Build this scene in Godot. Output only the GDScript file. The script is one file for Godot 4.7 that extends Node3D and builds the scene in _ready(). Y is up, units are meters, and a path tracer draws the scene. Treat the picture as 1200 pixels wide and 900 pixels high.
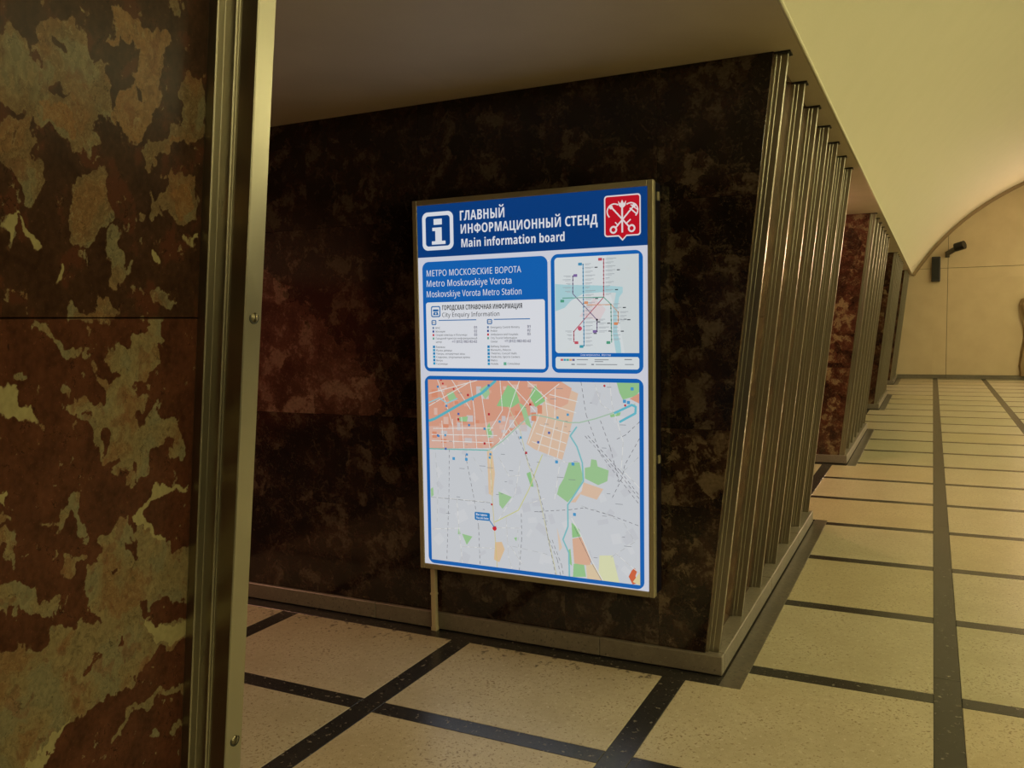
extends Node3D
# Underground station hall: marble pylons with aluminium ribs, a lit information board in the passage between them.
# x runs across the hall, the hall's long axis is -z, y is up. The camera stands at the origin, 1.55 m above the floor.

const SLOPE := 0.109            # the hall faces of the pylons lean out over the hall
const RIB_FOOT := -0.83         # x of a rib's front at floor level
const RIB_DEPTH := 0.054
const SOFFIT := 2.634
const EDGE_X := -0.489          # where the vault springs
const VAULT_X := 3.99
const VAULT_Y := -0.031
const VAULT_R := 5.214
const HALL_BACK := 8.0
const HALL_END := -24.0
const PYLON_BACK := -4.7
const PLINTH := 0.09
const STRIP_W := 0.103
const AXIS_STEP := 1.066
const AXIS_0 := 0.029
const ROW_0 := -0.82            # far edge of a cross strip, one every metre
const CROSS_W := 0.095
const BOARD := Vector3(-2.265, 2.147, -3.53)   # upper left corner of the board's front
const TAN_PATCHES := [
	[46,491,75,494,99,512,125,528,134,485,154,458,191,448,202,470,235,467,265,493,272,518,307,515,302,538,316,577,274,595,257,612,282,638,259,664,224,646,175,645,148,631,121,607,77,607,48,605,29,612,27,491],
	[34,631,86,616,116,608,122,624,128,662,113,678,150,705,140,728,114,748,78,706,35,684],
	[220,694,260,679,302,689,303,720,329,741,324,764,287,779,270,810,242,823,212,810,217,772,197,744],
	[499,656,574,664,587,745,504,743,453,722,480,695],
	[504,495,583,468,591,581,532,598,476,621,449,641,416,669,389,648,407,626,460,599,501,569,514,542,505,519],
	[460,353,491,345,496,376,477,400,459,384],
	[306,778,349,771,345,815,352,847,366,855,384,838,389,866,322,868,313,817],
	[387,745,420,742,421,762,394,768],
	[425,709,467,714,469,751,434,753],
	[438,886,461,875,476,889,524,893,478,917,456,902],
	[256,916,304,896,342,912,318,931,216,931,227,909,236,924],
	[423,935,472,936,496,975,453,974,468,1001,480,1018,428,1029,381,1044,416,1080,324,1078,348,1038,311,996,333,988,378,981,390,961,438,953],
	[123,942,155,939,229,982,271,999,265,1003,212,989,169,960,129,953],
	[275,1011,296,1013,329,1049,327,1078,308,1077,307,1044],
	[84,1018,104,1014,123,1027,105,1037,84,1033],
	[188,1042,228,1044,226,1060,191,1054],
	[215,1089,232,1071,261,1055,286,1074,317,1076,335,1032,401,1040,382,1060,437,1071,431,1097,397,1099,404,1116,446,1115,466,1095,495,1092,460,1112,475,1131,504,1120,551,1151,576,1176,554,1201,502,1205,471,1183,444,1207,410,1225,397,1247,373,1241,375,1220,335,1203,368,1194,354,1179,309,1183,296,1165,276,1126,245,1103],
	[315,1331,346,1306,379,1294,387,1326,443,1336,488,1361,525,1359,528,1401,606,1392,611,1470,286,1401,285,1376,310,1364],
	[284,1361,608,1424,614,1508,533,1494,480,1491,435,1463,444,1501,497,1528,617,1563,619,1598,500,1586,443,1626,360,1643,282,1654,220,1668,174,1694,140,1716,32,1675,30,1463,81,1469,124,1493,163,1495,174,1461,215,1471,251,1476,320,1476,275,1444,279,1394],
	[38,1347,100,1364,139,1388,156,1416,195,1401,207,1407,179,1442,157,1449,112,1414,91,1409,39,1412],
	[600,1682,610,1705,506,1690,433,1706,377,1724,340,1734,348,1716,404,1699,468,1678,505,1673],
	[483,1758,506,1761,515,1778,495,1777],
	[588,1756,614,1772,555,1796,540,1782],
	[141,1261,186,1280,203,1262,208,1243,225,1232,247,1253,251,1286,270,1300,245,1298,232,1267,215,1264,201,1294,164,1276],
	[206,1370,229,1336,241,1355,271,1352,272,1369,230,1369],
	[47,1246,83,1251,47,1264],
	[47,1272,83,1278,91,1299,84,1326,48,1302],
]
const ORANGE_PATCHES := [
	[297,421,332,394,370,401,384,428,411,434,450,414,468,430,453,472,442,522,430,555,419,597,381,625,342,607,310,585,321,557,351,537,375,502,350,499,380,471,366,451,322,441,311,473,293,469,310,440],
	[126,603,200,588,229,616,218,632,169,632],
	[480,699,559,679,569,712,511,734],
	[481,596,516,587,511,609,482,612],
]
const PALE_PATCHES := [
	[60,777,74,773,85,786,70,825,58,795],
	[77,764,105,781,144,822,134,838,108,809,82,777],
	[451,812,468,826,456,841,446,827],
	[175,853,190,847,190,864,178,875],
	[536,782,581,777,582,788,536,787],
	[220,426,237,420,234,428,223,431],
	[39,1037,69,1038,95,1058,126,1064,148,1090,106,1094,75,1092,40,1069],
	[392,1292,440,1277,453,1243,466,1232,512,1256,558,1266,582,1274,583,1289,528,1272,476,1273,448,1287,442,1304,472,1345,518,1357,481,1360,443,1336,407,1312],
	[47,1212,72,1212,70,1242,47,1234],
	[444,1501,497,1528,544,1549,617,1565,619,1588,530,1575,492,1574,453,1522],
	[220,1668,250,1648,173,1673,118,1699,146,1709],
]
const DARK_HOLES := [
	[149,561,162,556,197,569,194,577,154,574],
	[162,487,173,478,186,491,168,497],
	[376,521,395,516,398,541,380,544],
	[77,638,84,640,82,668,75,658],
	[381,1204,402,1206,403,1219,385,1217],
	[487,1334,530,1313,587,1341,588,1360,487,1348],
	[529,1360,588,1363,582,1392,535,1388],
	[395,1345,423,1350,417,1376,392,1366],
	[301,1128,339,1132,333,1148,309,1174,302,1153],
	[463,1174,499,1164,537,1172,515,1188,502,1209,451,1203],
	[247,1088,287,1095,275,1104,251,1100],
	[365,1523,382,1518,393,1543,384,1559,370,1551],
	[272,1559,304,1546,311,1561,279,1570],
	[330,1391,350,1391,357,1406,337,1406],
]

const ROSE_BED := [0.0, 0.22, 0.25, 0.24, 0.38, 0.35, 0.55, 0.52, 0.78, 0.65, 0.92, 0.82, 0.88, 1.02, 0.0, 1.02]   # metres from the slab's upper left corner
var M := {}
var taken := {}

func _ready():
	var cam := Camera3D.new(); cam.name = "camera"; add_child(cam)
	cam.position = Vector3(0, 1.55, 0)
	cam.rotation_degrees = Vector3(-4.05, 26.276, -0.904)
	cam.fov = 48.511; cam.near = 0.05; cam.far = 200.0; cam.current = true
	var env := Environment.new()
	env.background_mode = Environment.BG_COLOR; env.background_color = Color(0, 0, 0)
	env.tonemap_mode = Environment.TONE_MAPPER_LINEAR; env.tonemap_exposure = 1.0
	env.sdfgi_enabled = true; env.ssao_enabled = true; env.ssil_enabled = true
	var we := WorldEnvironment.new(); we.name = "world_environment"; we.environment = env; add_child(we)
	# hall lamps: hanging troughs along the crown of the vault, glowing down and up
	make_materials()
	for z in [5.4, 1.2, -3.0, -7.2, -11.4, -15.6, -19.8]:
		hall_lamp(Vector3(VAULT_X, 4.95, z)); cornice_lamp(Vector3(8.22, 2.9, z))
	wall_lamp(Vector3(3.1, 2.7, HALL_END))
	passage_lamp(Vector3(-1.75, SOFFIT, -8.2))
	for z in [4.0, -2.2, -8.2, -14.2, -20.2]: platform_lamp(Vector3(-6.6, 3.45, z))
	print("lights")
	build_floor(); print("floor")
	build_shell(); print("shell")
	build_pylons(); print("pylons")
	build_board(); print("board")
	build_end_things()

# ---------------------------------------------------------------- helpers
func numbered(n: String) -> String:
	if not taken.has(n):
		taken[n] = 0
		return n
	taken[n] += 1
	return "%s_%03d" % [n, taken[n]]

func thing(called: String, label: String, category: String, at := Vector3.ZERO, group := "") -> Node3D:
	var o := Node3D.new(); o.name = numbered(called); add_child(o); o.position = at
	o.set_meta("label", label); o.set_meta("category", category)
	if group: o.set_meta("group", group)
	return o

func structure(called: String, label: String) -> Node3D:
	var o := Node3D.new(); o.name = numbered(called); add_child(o)
	o.set_meta("kind", "structure"); o.set_meta("label", label); o.set_meta("category", called.split("_")[0])
	return o

func new_st() -> SurfaceTool:
	var st := SurfaceTool.new(); st.begin(Mesh.PRIMITIVE_TRIANGLES); return st

func put(called: String, mesh: Mesh, material: Material, parent: Node3D, at := Vector3.ZERO) -> MeshInstance3D:
	var o := MeshInstance3D.new(); o.name = called; o.mesh = mesh; o.material_override = material; o.position = at
	parent.add_child(o, true)
	return o

func commit(st: SurfaceTool) -> ArrayMesh:
	return st.commit()

func tri(st: SurfaceTool, p: Array, uv: Array, n: Vector3):
	for i in 3:
		st.set_normal(n); st.set_uv(uv[i]); st.add_vertex(p[i])

# a flat four-sided face whose normal points to the side of hint
func quad(st: SurfaceTool, a: Vector3, b: Vector3, c: Vector3, d: Vector3, hint: Vector3, uv := [Vector2.ZERO, Vector2(1, 0), Vector2(1, 1), Vector2(0, 1)]):
	var n := (c - a).cross(b - a) + (d - a).cross(c - a)
	if n.length() < 1e-12: return
	n = n.normalized()
	if n.dot(hint) < 0.0:
		n = -n
		tri(st, [a, c, b], [uv[0], uv[2], uv[1]], n); tri(st, [a, d, c], [uv[0], uv[3], uv[2]], n)
	else:
		tri(st, [a, b, c], [uv[0], uv[1], uv[2]], n); tri(st, [a, c, d], [uv[0], uv[2], uv[3]], n)

# a box with chamfered edges; uv in metres on every face
func box(st: SurfaceTool, lo: Vector3, hi: Vector3, c := 0.002):
	c = minf(c, minf(hi.x - lo.x, minf(hi.y - lo.y, hi.z - lo.z)) * 0.45)
	var mid := (lo + hi) * 0.5
	var h := (hi - lo) * 0.5
	for ax in 3:
		var u := (ax + 1) % 3
		var v := (ax + 2) % 3
		for s in [-1.0, 1.0]:
			var p := []
			for q in [[-1, -1], [1, -1], [1, 1], [-1, 1]]:
				var w := Vector3.ZERO
				w[ax] = s * h[ax]; w[u] = q[0] * (h[u] - c); w[v] = q[1] * (h[v] - c)
				p.append(mid + w)
			var n := Vector3.ZERO; n[ax] = s
			var uvs := []
			for w in p: uvs.append(Vector2(w[u], w[v]))
			quad(st, p[0], p[1], p[2], p[3], n, uvs)
	if c <= 0.0: return
	for ax in 3:      # edge chamfers along axis ax
		var u := (ax + 1) % 3
		var v := (ax + 2) % 3
		for su in [-1.0, 1.0]:
			for sv in [-1.0, 1.0]:
				var p := []
				for q in [[-1, 0], [1, 0], [1, 1], [-1, 1]]:
					var w := Vector3.ZERO
					w[ax] = q[0] * (h[ax] - c)
					w[u] = su * (h[u] - (c if q[1] else 0.0)); w[v] = sv * (h[v] - (0.0 if q[1] else c))
					p.append(mid + w)
				var n := Vector3.ZERO; n[u] = su; n[v] = sv
				quad(st, p[0], p[1], p[2], p[3], n)
	for sx in [-1.0, 1.0]:
		for sy in [-1.0, 1.0]:
			for sz in [-1.0, 1.0]:
				var k := Vector3(sx, sy, sz)
				var a := mid + k * (h - Vector3(0, c, c)); var b := mid + k * (h - Vector3(c, 0, c)); var d := mid + k * (h - Vector3(c, c, 0))
				var n := (d - a).cross(b - a)
				if n.dot(k) < 0.0: tri(st, [a, d, b], [Vector2.ZERO, Vector2.ZERO, Vector2.ZERO], -n.normalized())
				else: tri(st, [a, b, d], [Vector2.ZERO, Vector2.ZERO, Vector2.ZERO], n.normalized())

func box_mesh(lo: Vector3, hi: Vector3, c := 0.002) -> ArrayMesh:
	var st := new_st(); box(st, lo, hi, c); return commit(st)

# a tube through points with round section
func tube(st: SurfaceTool, pts: Array, r: float, sides := 10, caps := true):
	var rings := []
	for i in pts.size():
		var dir: Vector3 = (pts[mini(i + 1, pts.size() - 1)] - pts[maxi(i - 1, 0)]).normalized()
		var side := dir.cross(Vector3.UP if absf(dir.y) < 0.9 else Vector3.RIGHT).normalized()
		var up := side.cross(dir)
		var ring := []
		for k in sides: ring.append([pts[i] + (side * cos(TAU * k / sides) + up * sin(TAU * k / sides)) * r, side * cos(TAU * k / sides) + up * sin(TAU * k / sides)])
		rings.append(ring)
	for i in pts.size() - 1:
		for k in sides:
			var k2 := (k + 1) % sides
			quad(st, rings[i][k][0], rings[i][k2][0], rings[i + 1][k2][0], rings[i + 1][k][0], rings[i][k][1] + rings[i][k2][1])
	if caps:
		for e in [[0, 1], [pts.size() - 1, pts.size() - 2]]:
			var n: Vector3 = (pts[e[0]] - pts[e[1]]).normalized()
			for k in sides: quad(st, pts[e[0]], rings[e[0]][k][0], rings[e[0]][(k + 1) % sides][0], rings[e[0]][(k + 1) % sides][0], n)

# ---------------------------------------------------------------- textures and materials
func noise(sd: int, freq: float, oct := 4, kind := FastNoiseLite.TYPE_SIMPLEX_SMOOTH, warp := 0.0, warp_freq := 0.0) -> FastNoiseLite:
	var n := FastNoiseLite.new(); n.seed = sd; n.frequency = freq; n.noise_type = kind
	n.fractal_type = FastNoiseLite.FRACTAL_FBM if oct > 1 else FastNoiseLite.FRACTAL_NONE
	n.fractal_octaves = oct
	if warp > 0.0:
		n.domain_warp_enabled = true; n.domain_warp_amplitude = warp; n.domain_warp_frequency = warp_freq
		n.domain_warp_fractal_octaves = 3
	return n

var gamma := PackedByteArray()
func encode(c: Vector3, bytes: PackedByteArray, at: int):       # linear colour into an sRGB texel
	if gamma.is_empty():
		gamma.resize(4097)
		for i in 4097: gamma[i] = clampi(roundi(255.0 * Color(i / 4096.0, 0, 0).linear_to_srgb().r), 0, 255)
	bytes[at] = gamma[clampi(int(c.x * 4096.0), 0, 4096)]; bytes[at + 1] = gamma[clampi(int(c.y * 4096.0), 0, 4096)]; bytes[at + 2] = gamma[clampi(int(c.z * 4096.0), 0, 4096)]

func picture(w: int, h: int, bytes: PackedByteArray) -> ImageTexture:
	return ImageTexture.create_from_image(Image.create_from_data(w, h, false, Image.FORMAT_RGB8, bytes))

func fill_poly(img: Image, pts: PackedVector2Array, col: Color):
	var top := INF
	var low := -INF
	for p in pts: top = minf(top, p.y); low = maxf(low, p.y)
	for y in range(maxi(0, floori(top)), mini(img.get_height(), ceili(low) + 1)):
		var xs := []
		var yy := y + 0.5
		for i in pts.size():
			var a := pts[i]; var b := pts[(i + 1) % pts.size()]
			if (a.y <= yy) != (b.y <= yy): xs.append(a.x + (yy - a.y) / (b.y - a.y) * (b.x - a.x))
		xs.sort()
		for k in range(0, xs.size() - 1, 2):
			var x0 := roundi(xs[k]); var x1 := roundi(xs[k + 1])
			if x1 > x0: img.fill_rect(Rect2i(x0, y, x1 - x0, 1), col)

func flat_pts(a: Array, scale := 1.0) -> PackedVector2Array:
	var p := PackedVector2Array()
	for i in range(0, a.size(), 2): p.append(Vector2(a[i], a[i + 1]) * scale)
	return p

# the marble slabs beside the doorway: patches where they lie in the stone, their edges frayed by noise
func near_marble() -> ImageTexture:
	var w := 640; var h := 2048; var k := 0.25
	var mw := int(w * k); var mh := int(h * k)
	var mask := Image.create_empty(mw, mh, false, Image.FORMAT_RGB8)
	for p in TAN_PATCHES: fill_poly(mask, flat_pts(p, k), Color(1, 0, 0))
	for p in ORANGE_PATCHES: fill_poly(mask, flat_pts(p, k), Color(1, 1, 0))
	for p in PALE_PATCHES: fill_poly(mask, flat_pts(p, k), Color(1, 0, 1))
	for p in DARK_HOLES: fill_poly(mask, flat_pts(p, k), Color(0, 0, 0))
	mask.resize(mw / 2, mh / 2, Image.INTERPOLATE_BILINEAR); mask.resize(w, h, Image.INTERPOLATE_CUBIC)
	var mb := mask.get_data()
	var nx := noise(3, 0.012, 5); var ny := noise(4, 0.012, 5)
	var fine := noise(5, 0.05, 4); var band := noise(6, 0.006, 3, FastNoiseLite.TYPE_SIMPLEX_SMOOTH, 60.0, 0.008); var cloud := noise(7, 0.009, 4)
	var mid := noise(12, 0.022, 3, FastNoiseLite.TYPE_SIMPLEX_SMOOTH, 22.0, 0.03); var chip := noise(13, 0.018, 3, FastNoiseLite.TYPE_SIMPLEX_SMOOTH, 30.0, 0.02)
	var crumb := noise(14, 0.03, 3, FastNoiseLite.TYPE_SIMPLEX_SMOOTH, 18.0, 0.04)
	var speck := noise(8, 0.11, 2); var vein := noise(9, 0.011, 3, FastNoiseLite.TYPE_SIMPLEX_SMOOTH, 50.0, 0.012)
	var out := PackedByteArray(); out.resize(w * h * 3)
	for y in h:
		var lower := y > 929                      # the joint between the upper and the lower slab
		for x in w:
			var sx := clampi(int(x + 26.0 * nx.get_noise_2d(x, y)), 0, w - 1)
			var sy := int(y + 30.0 * ny.get_noise_2d(x, y))
			sy = clampi(sy, 930 if lower else 0, h - 1 if lower else 928)
			var i := (sy * w + sx) * 3
			var f := fine.get_noise_2d(x, y); var c := cloud.get_noise_2d(x, y); var b := band.get_noise_2d(x, y); var v := vein.get_noise_2d(x, y)
			var m2 := mid.get_noise_2d(x, y)
			var t: float = mb[i] / 255.0 + 0.20 * f + 0.30 * m2 - 0.25 * smoothstep(0.22, 0.40, chip.get_noise_2d(x, y))
			var o: float = mb[i + 1] / 255.0 + 0.5 * b
			var p: float = mb[i + 2] / 255.0 + 0.25 * f
			var base := Vector3(0.075, 0.026, 0.0145) if lower else Vector3(0.047, 0.021, 0.0125)
			base = base * (1.0 + 0.5 * c + 0.3 * f)
			if not lower: base = base.lerp(Vector3(0.075, 0.026, 0.015), smoothstep(0.1, 0.4, c))
			if absf(v) < 0.012 and c > 0.05: base = base.lerp(Vector3(0.012, 0.007, 0.006), 0.7)
			var s := speck.get_noise_2d(x, y)
			if s > 0.62: base = base * 1.6
			var stone := Vector3(0.215, 0.165, 0.088) if lower else Vector3(0.17, 0.112, 0.06)
			stone = stone * (1.0 + 0.22 * c + 0.12 * f)
			stone = stone.lerp(Vector3(0.19, 0.175, 0.11), clampf(smoothstep(0.05, 0.3, b) * 0.7, 0, 1))
			stone = stone.lerp(Vector3(0.20, 0.105, 0.05), clampf(smoothstep(0.12, 0.4, -b) * 0.75, 0, 1))
			stone = stone.lerp(Vector3(0.25, 0.12, 0.05), 0.7 * smoothstep(0.45, 0.75, o))
			var agate := fposmod(b * 6.0 + 0.7 * m2 + 0.3 * f, 1.0)
			stone = stone * (0.80 + 0.38 * agate)
			if agate > 0.93: stone = stone.lerp(Vector3(0.27, 0.20, 0.11), 0.5)
			stone = stone.lerp(base * 1.8, 0.45 * smoothstep(0.15, 0.42, m2 * 0.7 + c * 0.6))
			if s < -0.66: stone = stone * 0.6
			if absf(v + 0.12) < 0.010: stone = stone * 0.5                      # dark hair lines
			if absf(v - 0.16) < 0.012: stone = stone.lerp(Vector3(0.30, 0.24, 0.14), 0.6)
			t += 0.75 * smoothstep(0.40, 0.52, crumb.get_noise_2d(x, y)) * smoothstep(-0.05, 0.25, c)
			var a := smoothstep(0.38, 0.52, t) * (0.9 + 0.1 * f)
			var rim := smoothstep(0.44, 0.5, t) * (1.0 - smoothstep(0.5, 0.62, t))
			stone = stone.lerp(Vector3(0.23, 0.19, 0.12), rim * 0.55)
			stone = stone.lerp(Vector3(0.36, 0.31, 0.16), smoothstep(0.4, 0.65, p) * 0.85)
			var col := base.lerp(stone, a)
			var halo := smoothstep(0.22, 0.42, t) * (1.0 - a)
			col = col.lerp(Vector3(0.105, 0.05, 0.026), halo * 0.65)
			encode(col * 0.62, out, (y * w + x) * 3)
	return picture(w, h, out)

# general slabs of the same brecciated marble; heavy: how much of it is pale patch
func breccia(sd: int, size: int, metres: float, dark: Vector3, red: Vector3, pale: Vector3, amount: float, rosy := []) -> ImageTexture:
	var vein_bed := flat_pts(rosy)
	var u := metres / size
	var big := noise(sd, 3.2, 4, FastNoiseLite.TYPE_SIMPLEX_SMOOTH, 0.16, 4.0)
	var mid := noise(sd + 1, 9.0, 4, FastNoiseLite.TYPE_SIMPLEX_SMOOTH, 0.10, 9.0)
	var cell := noise(sd + 2, 9.0, 1, FastNoiseLite.TYPE_CELLULAR, 0.07, 12.0)
	cell.cellular_return_type = FastNoiseLite.RETURN_CELL_VALUE
	var curl := noise(sd + 3, 7.0, 3, FastNoiseLite.TYPE_SIMPLEX_SMOOTH, 0.13, 8.0)
	var fine := noise(sd + 4, 45.0, 3)
	var edge := noise(sd + 6, 13.0, 1, FastNoiseLite.TYPE_CELLULAR, 0.05, 14.0); edge.cellular_return_type = FastNoiseLite.RETURN_DISTANCE2_SUB
	var hook := noise(sd + 5, 15.0, 2, FastNoiseLite.TYPE_SIMPLEX_SMOOTH, 0.06, 16.0)
	var out := PackedByteArray(); out.resize(size * size * 3)
	for y in size:
		for x in size:
			var px := x * u; var py := y * u
			var b := big.get_noise_2d(px, py); var m := mid.get_noise_2d(px, py); var f := fine.get_noise_2d(px, py)
			var c := cell.get_noise_2d(px, py); var q := curl.get_noise_2d(px, py)
			var d2 := dark; var r2 := red; var p2 := pale; var am := amount
			if not vein_bed.is_empty() and Geometry2D.is_point_in_polygon(Vector2(px + 0.10 * m + 0.05 * b, py + 0.10 * q), vein_bed):
				d2 = Vector3(0.055, 0.025, 0.019); r2 = Vector3(0.115, 0.052, 0.041); p2 = Vector3(0.20, 0.125, 0.098); am += 0.06
			var col := d2.lerp(r2, clampf(0.5 + 1.1 * b + 0.6 * c, 0, 1)) * (1.0 + 0.5 * m + 0.25 * f)
			var t := 0.55 * m + 0.35 * c + 0.3 * b + 0.12 * f + am
			col = col.lerp(p2 * (0.75 + 0.4 * c + 0.3 * f), smoothstep(0.34, 0.46, t) * (0.55 + 0.35 * smoothstep(-0.3, 0.4, c)))
			var ring := smoothstep(0.30, 0.35, t) * (1.0 - smoothstep(0.38, 0.44, t))
			col = col.lerp(p2 * 1.15, ring * 0.35)
			var vein := 1.0 - smoothstep(0.0, 0.045, absf(q))
			col = col.lerp(p2 * (1.1 + f), vein * clampf(0.25 + 1.6 * m, 0, 0.75))
			var h := hook.get_noise_2d(px, py)
			col = col.lerp(p2 * 0.8, smoothstep(0.28, 0.5, h) * smoothstep(-0.1, 0.3, b + c * 0.3) * 0.5)
			var hair := 1.0 - smoothstep(0.0, 0.05, absf(h - 0.2))
			col = col.lerp(p2 * 1.25, hair * clampf(0.1 + 1.5 * q, 0, 0.6))
			var e := edge.get_noise_2d(px, py) + 1.0
			col = col.lerp(p2 * (1.0 + 0.6 * f), (1.0 - smoothstep(0.03, 0.09, e)) * clampf(0.9 * m + 0.8 * b + 0.12, 0, 0.7))
			if f > 0.55: col = col.lerp(p2, 0.35)
			if absf(m - 0.03) < 0.012: col = col * 0.55
			encode(col, out, (y * size + x) * 3)
	return picture(size, size, out)

func stone_texture(sd: int, size: int, metres: float, base: Vector3, tone: Vector3, fleck: Vector3, fleck_size: float, fleck_level: float, light_fleck: Vector3, light_level: float, soil := 0.0) -> ImageTexture:
	var dirt := noise(sd + 6, 26.0, 3, FastNoiseLite.TYPE_SIMPLEX_SMOOTH, 0.02, 30.0); var heap := noise(sd + 7, 6.0, 2)
	var u := metres / size
	var cloud := noise(sd, 2.2, 5); var mottle := noise(sd + 1, 22.0, 3)
	var spots := noise(sd + 2, 1.0 / fleck_size, 3, FastNoiseLite.TYPE_SIMPLEX_SMOOTH, fleck_size * 1.5, 0.6 / fleck_size); var grain := noise(sd + 3, 160.0, 2); var blots := noise(sd + 4, 0.55 / fleck_size, 2)
	var out := PackedByteArray(); out.resize(size * size * 3)
	for y in size:
		for x in size:
			var px := x * u; var py := y * u
			var c := cloud.get_noise_2d(px, py); var m := mottle.get_noise_2d(px, py); var g := grain.get_noise_2d(px, py)
			var col := base.lerp(tone, clampf(0.5 + 0.9 * c + 0.5 * m, 0, 1)) * (1.0 + 0.14 * g)
			var s := spots.get_noise_2d(px, py)
			col = col.lerp(fleck, smoothstep(fleck_level, fleck_level + 0.12, s + 0.18 * c))
			var l := blots.get_noise_2d(px + 7.0, py)
			col = col.lerp(light_fleck, smoothstep(light_level, light_level + 0.08, l + 0.3 * g))
			if soil > 0.0:       # crumbs of dirt swept against the wall
				var d := dirt.get_noise_2d(px, py) + 0.5 * heap.get_noise_2d(px, py) - py / soil
				col = col.lerp(Vector3(0.06, 0.045, 0.03), smoothstep(0.18, 0.34, d) * 0.85)
			encode(col, out, (y * size + x) * 3)
	return picture(size, size, out)

func plain(called: String, col: Color, rough: float, metal := 0.0, spec := 0.5) -> StandardMaterial3D:
	var m := StandardMaterial3D.new(); m.resource_name = called; m.albedo_color = col; m.roughness = rough; m.metallic = metal; m.metallic_specular = spec
	return m

func textured(called: String, t: Texture2D, rough: float, per_metre := 1.0) -> StandardMaterial3D:
	var m := plain(called, Color.WHITE, rough); m.albedo_texture = t; m.uv1_scale = Vector3(per_metre, per_metre, per_metre)
	return m

func glow(called: String, col: Color, energy: float) -> StandardMaterial3D:
	var m := plain(called, Color(0.8, 0.8, 0.8), 0.5); m.emission_enabled = true; m.emission = col; m.emission_energy_multiplier = energy
	return m

func metal_grain() -> ImageTexture:          # drawn-metal streaks and blotches, for roughness
	var n := noise(31, 0.9, 3); var b := noise(32, 0.02, 4)
	var out := PackedByteArray(); out.resize(256 * 256 * 3)
	for y in 256:
		for x in 256:
			var v := 0.52 + 0.035 * n.get_noise_2d(x, y * 0.02) + 0.08 * b.get_noise_2d(x, y * 0.6)
			for k in 3: out[(y * 256 + x) * 3 + k] = clampi(int(v * 255), 0, 255)
	return picture(256, 256, out)

func plaster_texture(sd: int, a: Vector3, b: Vector3) -> ImageTexture:
	var n := noise(sd, 0.008, 5); var g := noise(sd + 1, 0.3, 2)
	var out := PackedByteArray(); out.resize(512 * 512 * 3)
	for y in 512:
		for x in 512:
			var t := clampf(0.5 + 0.8 * n.get_noise_2d(x, y), 0, 1)
			encode(a.lerp(b, t) * (1.0 + 0.03 * g.get_noise_2d(x, y)), out, (y * 512 + x) * 3)
	return picture(512, 512, out)

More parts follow.
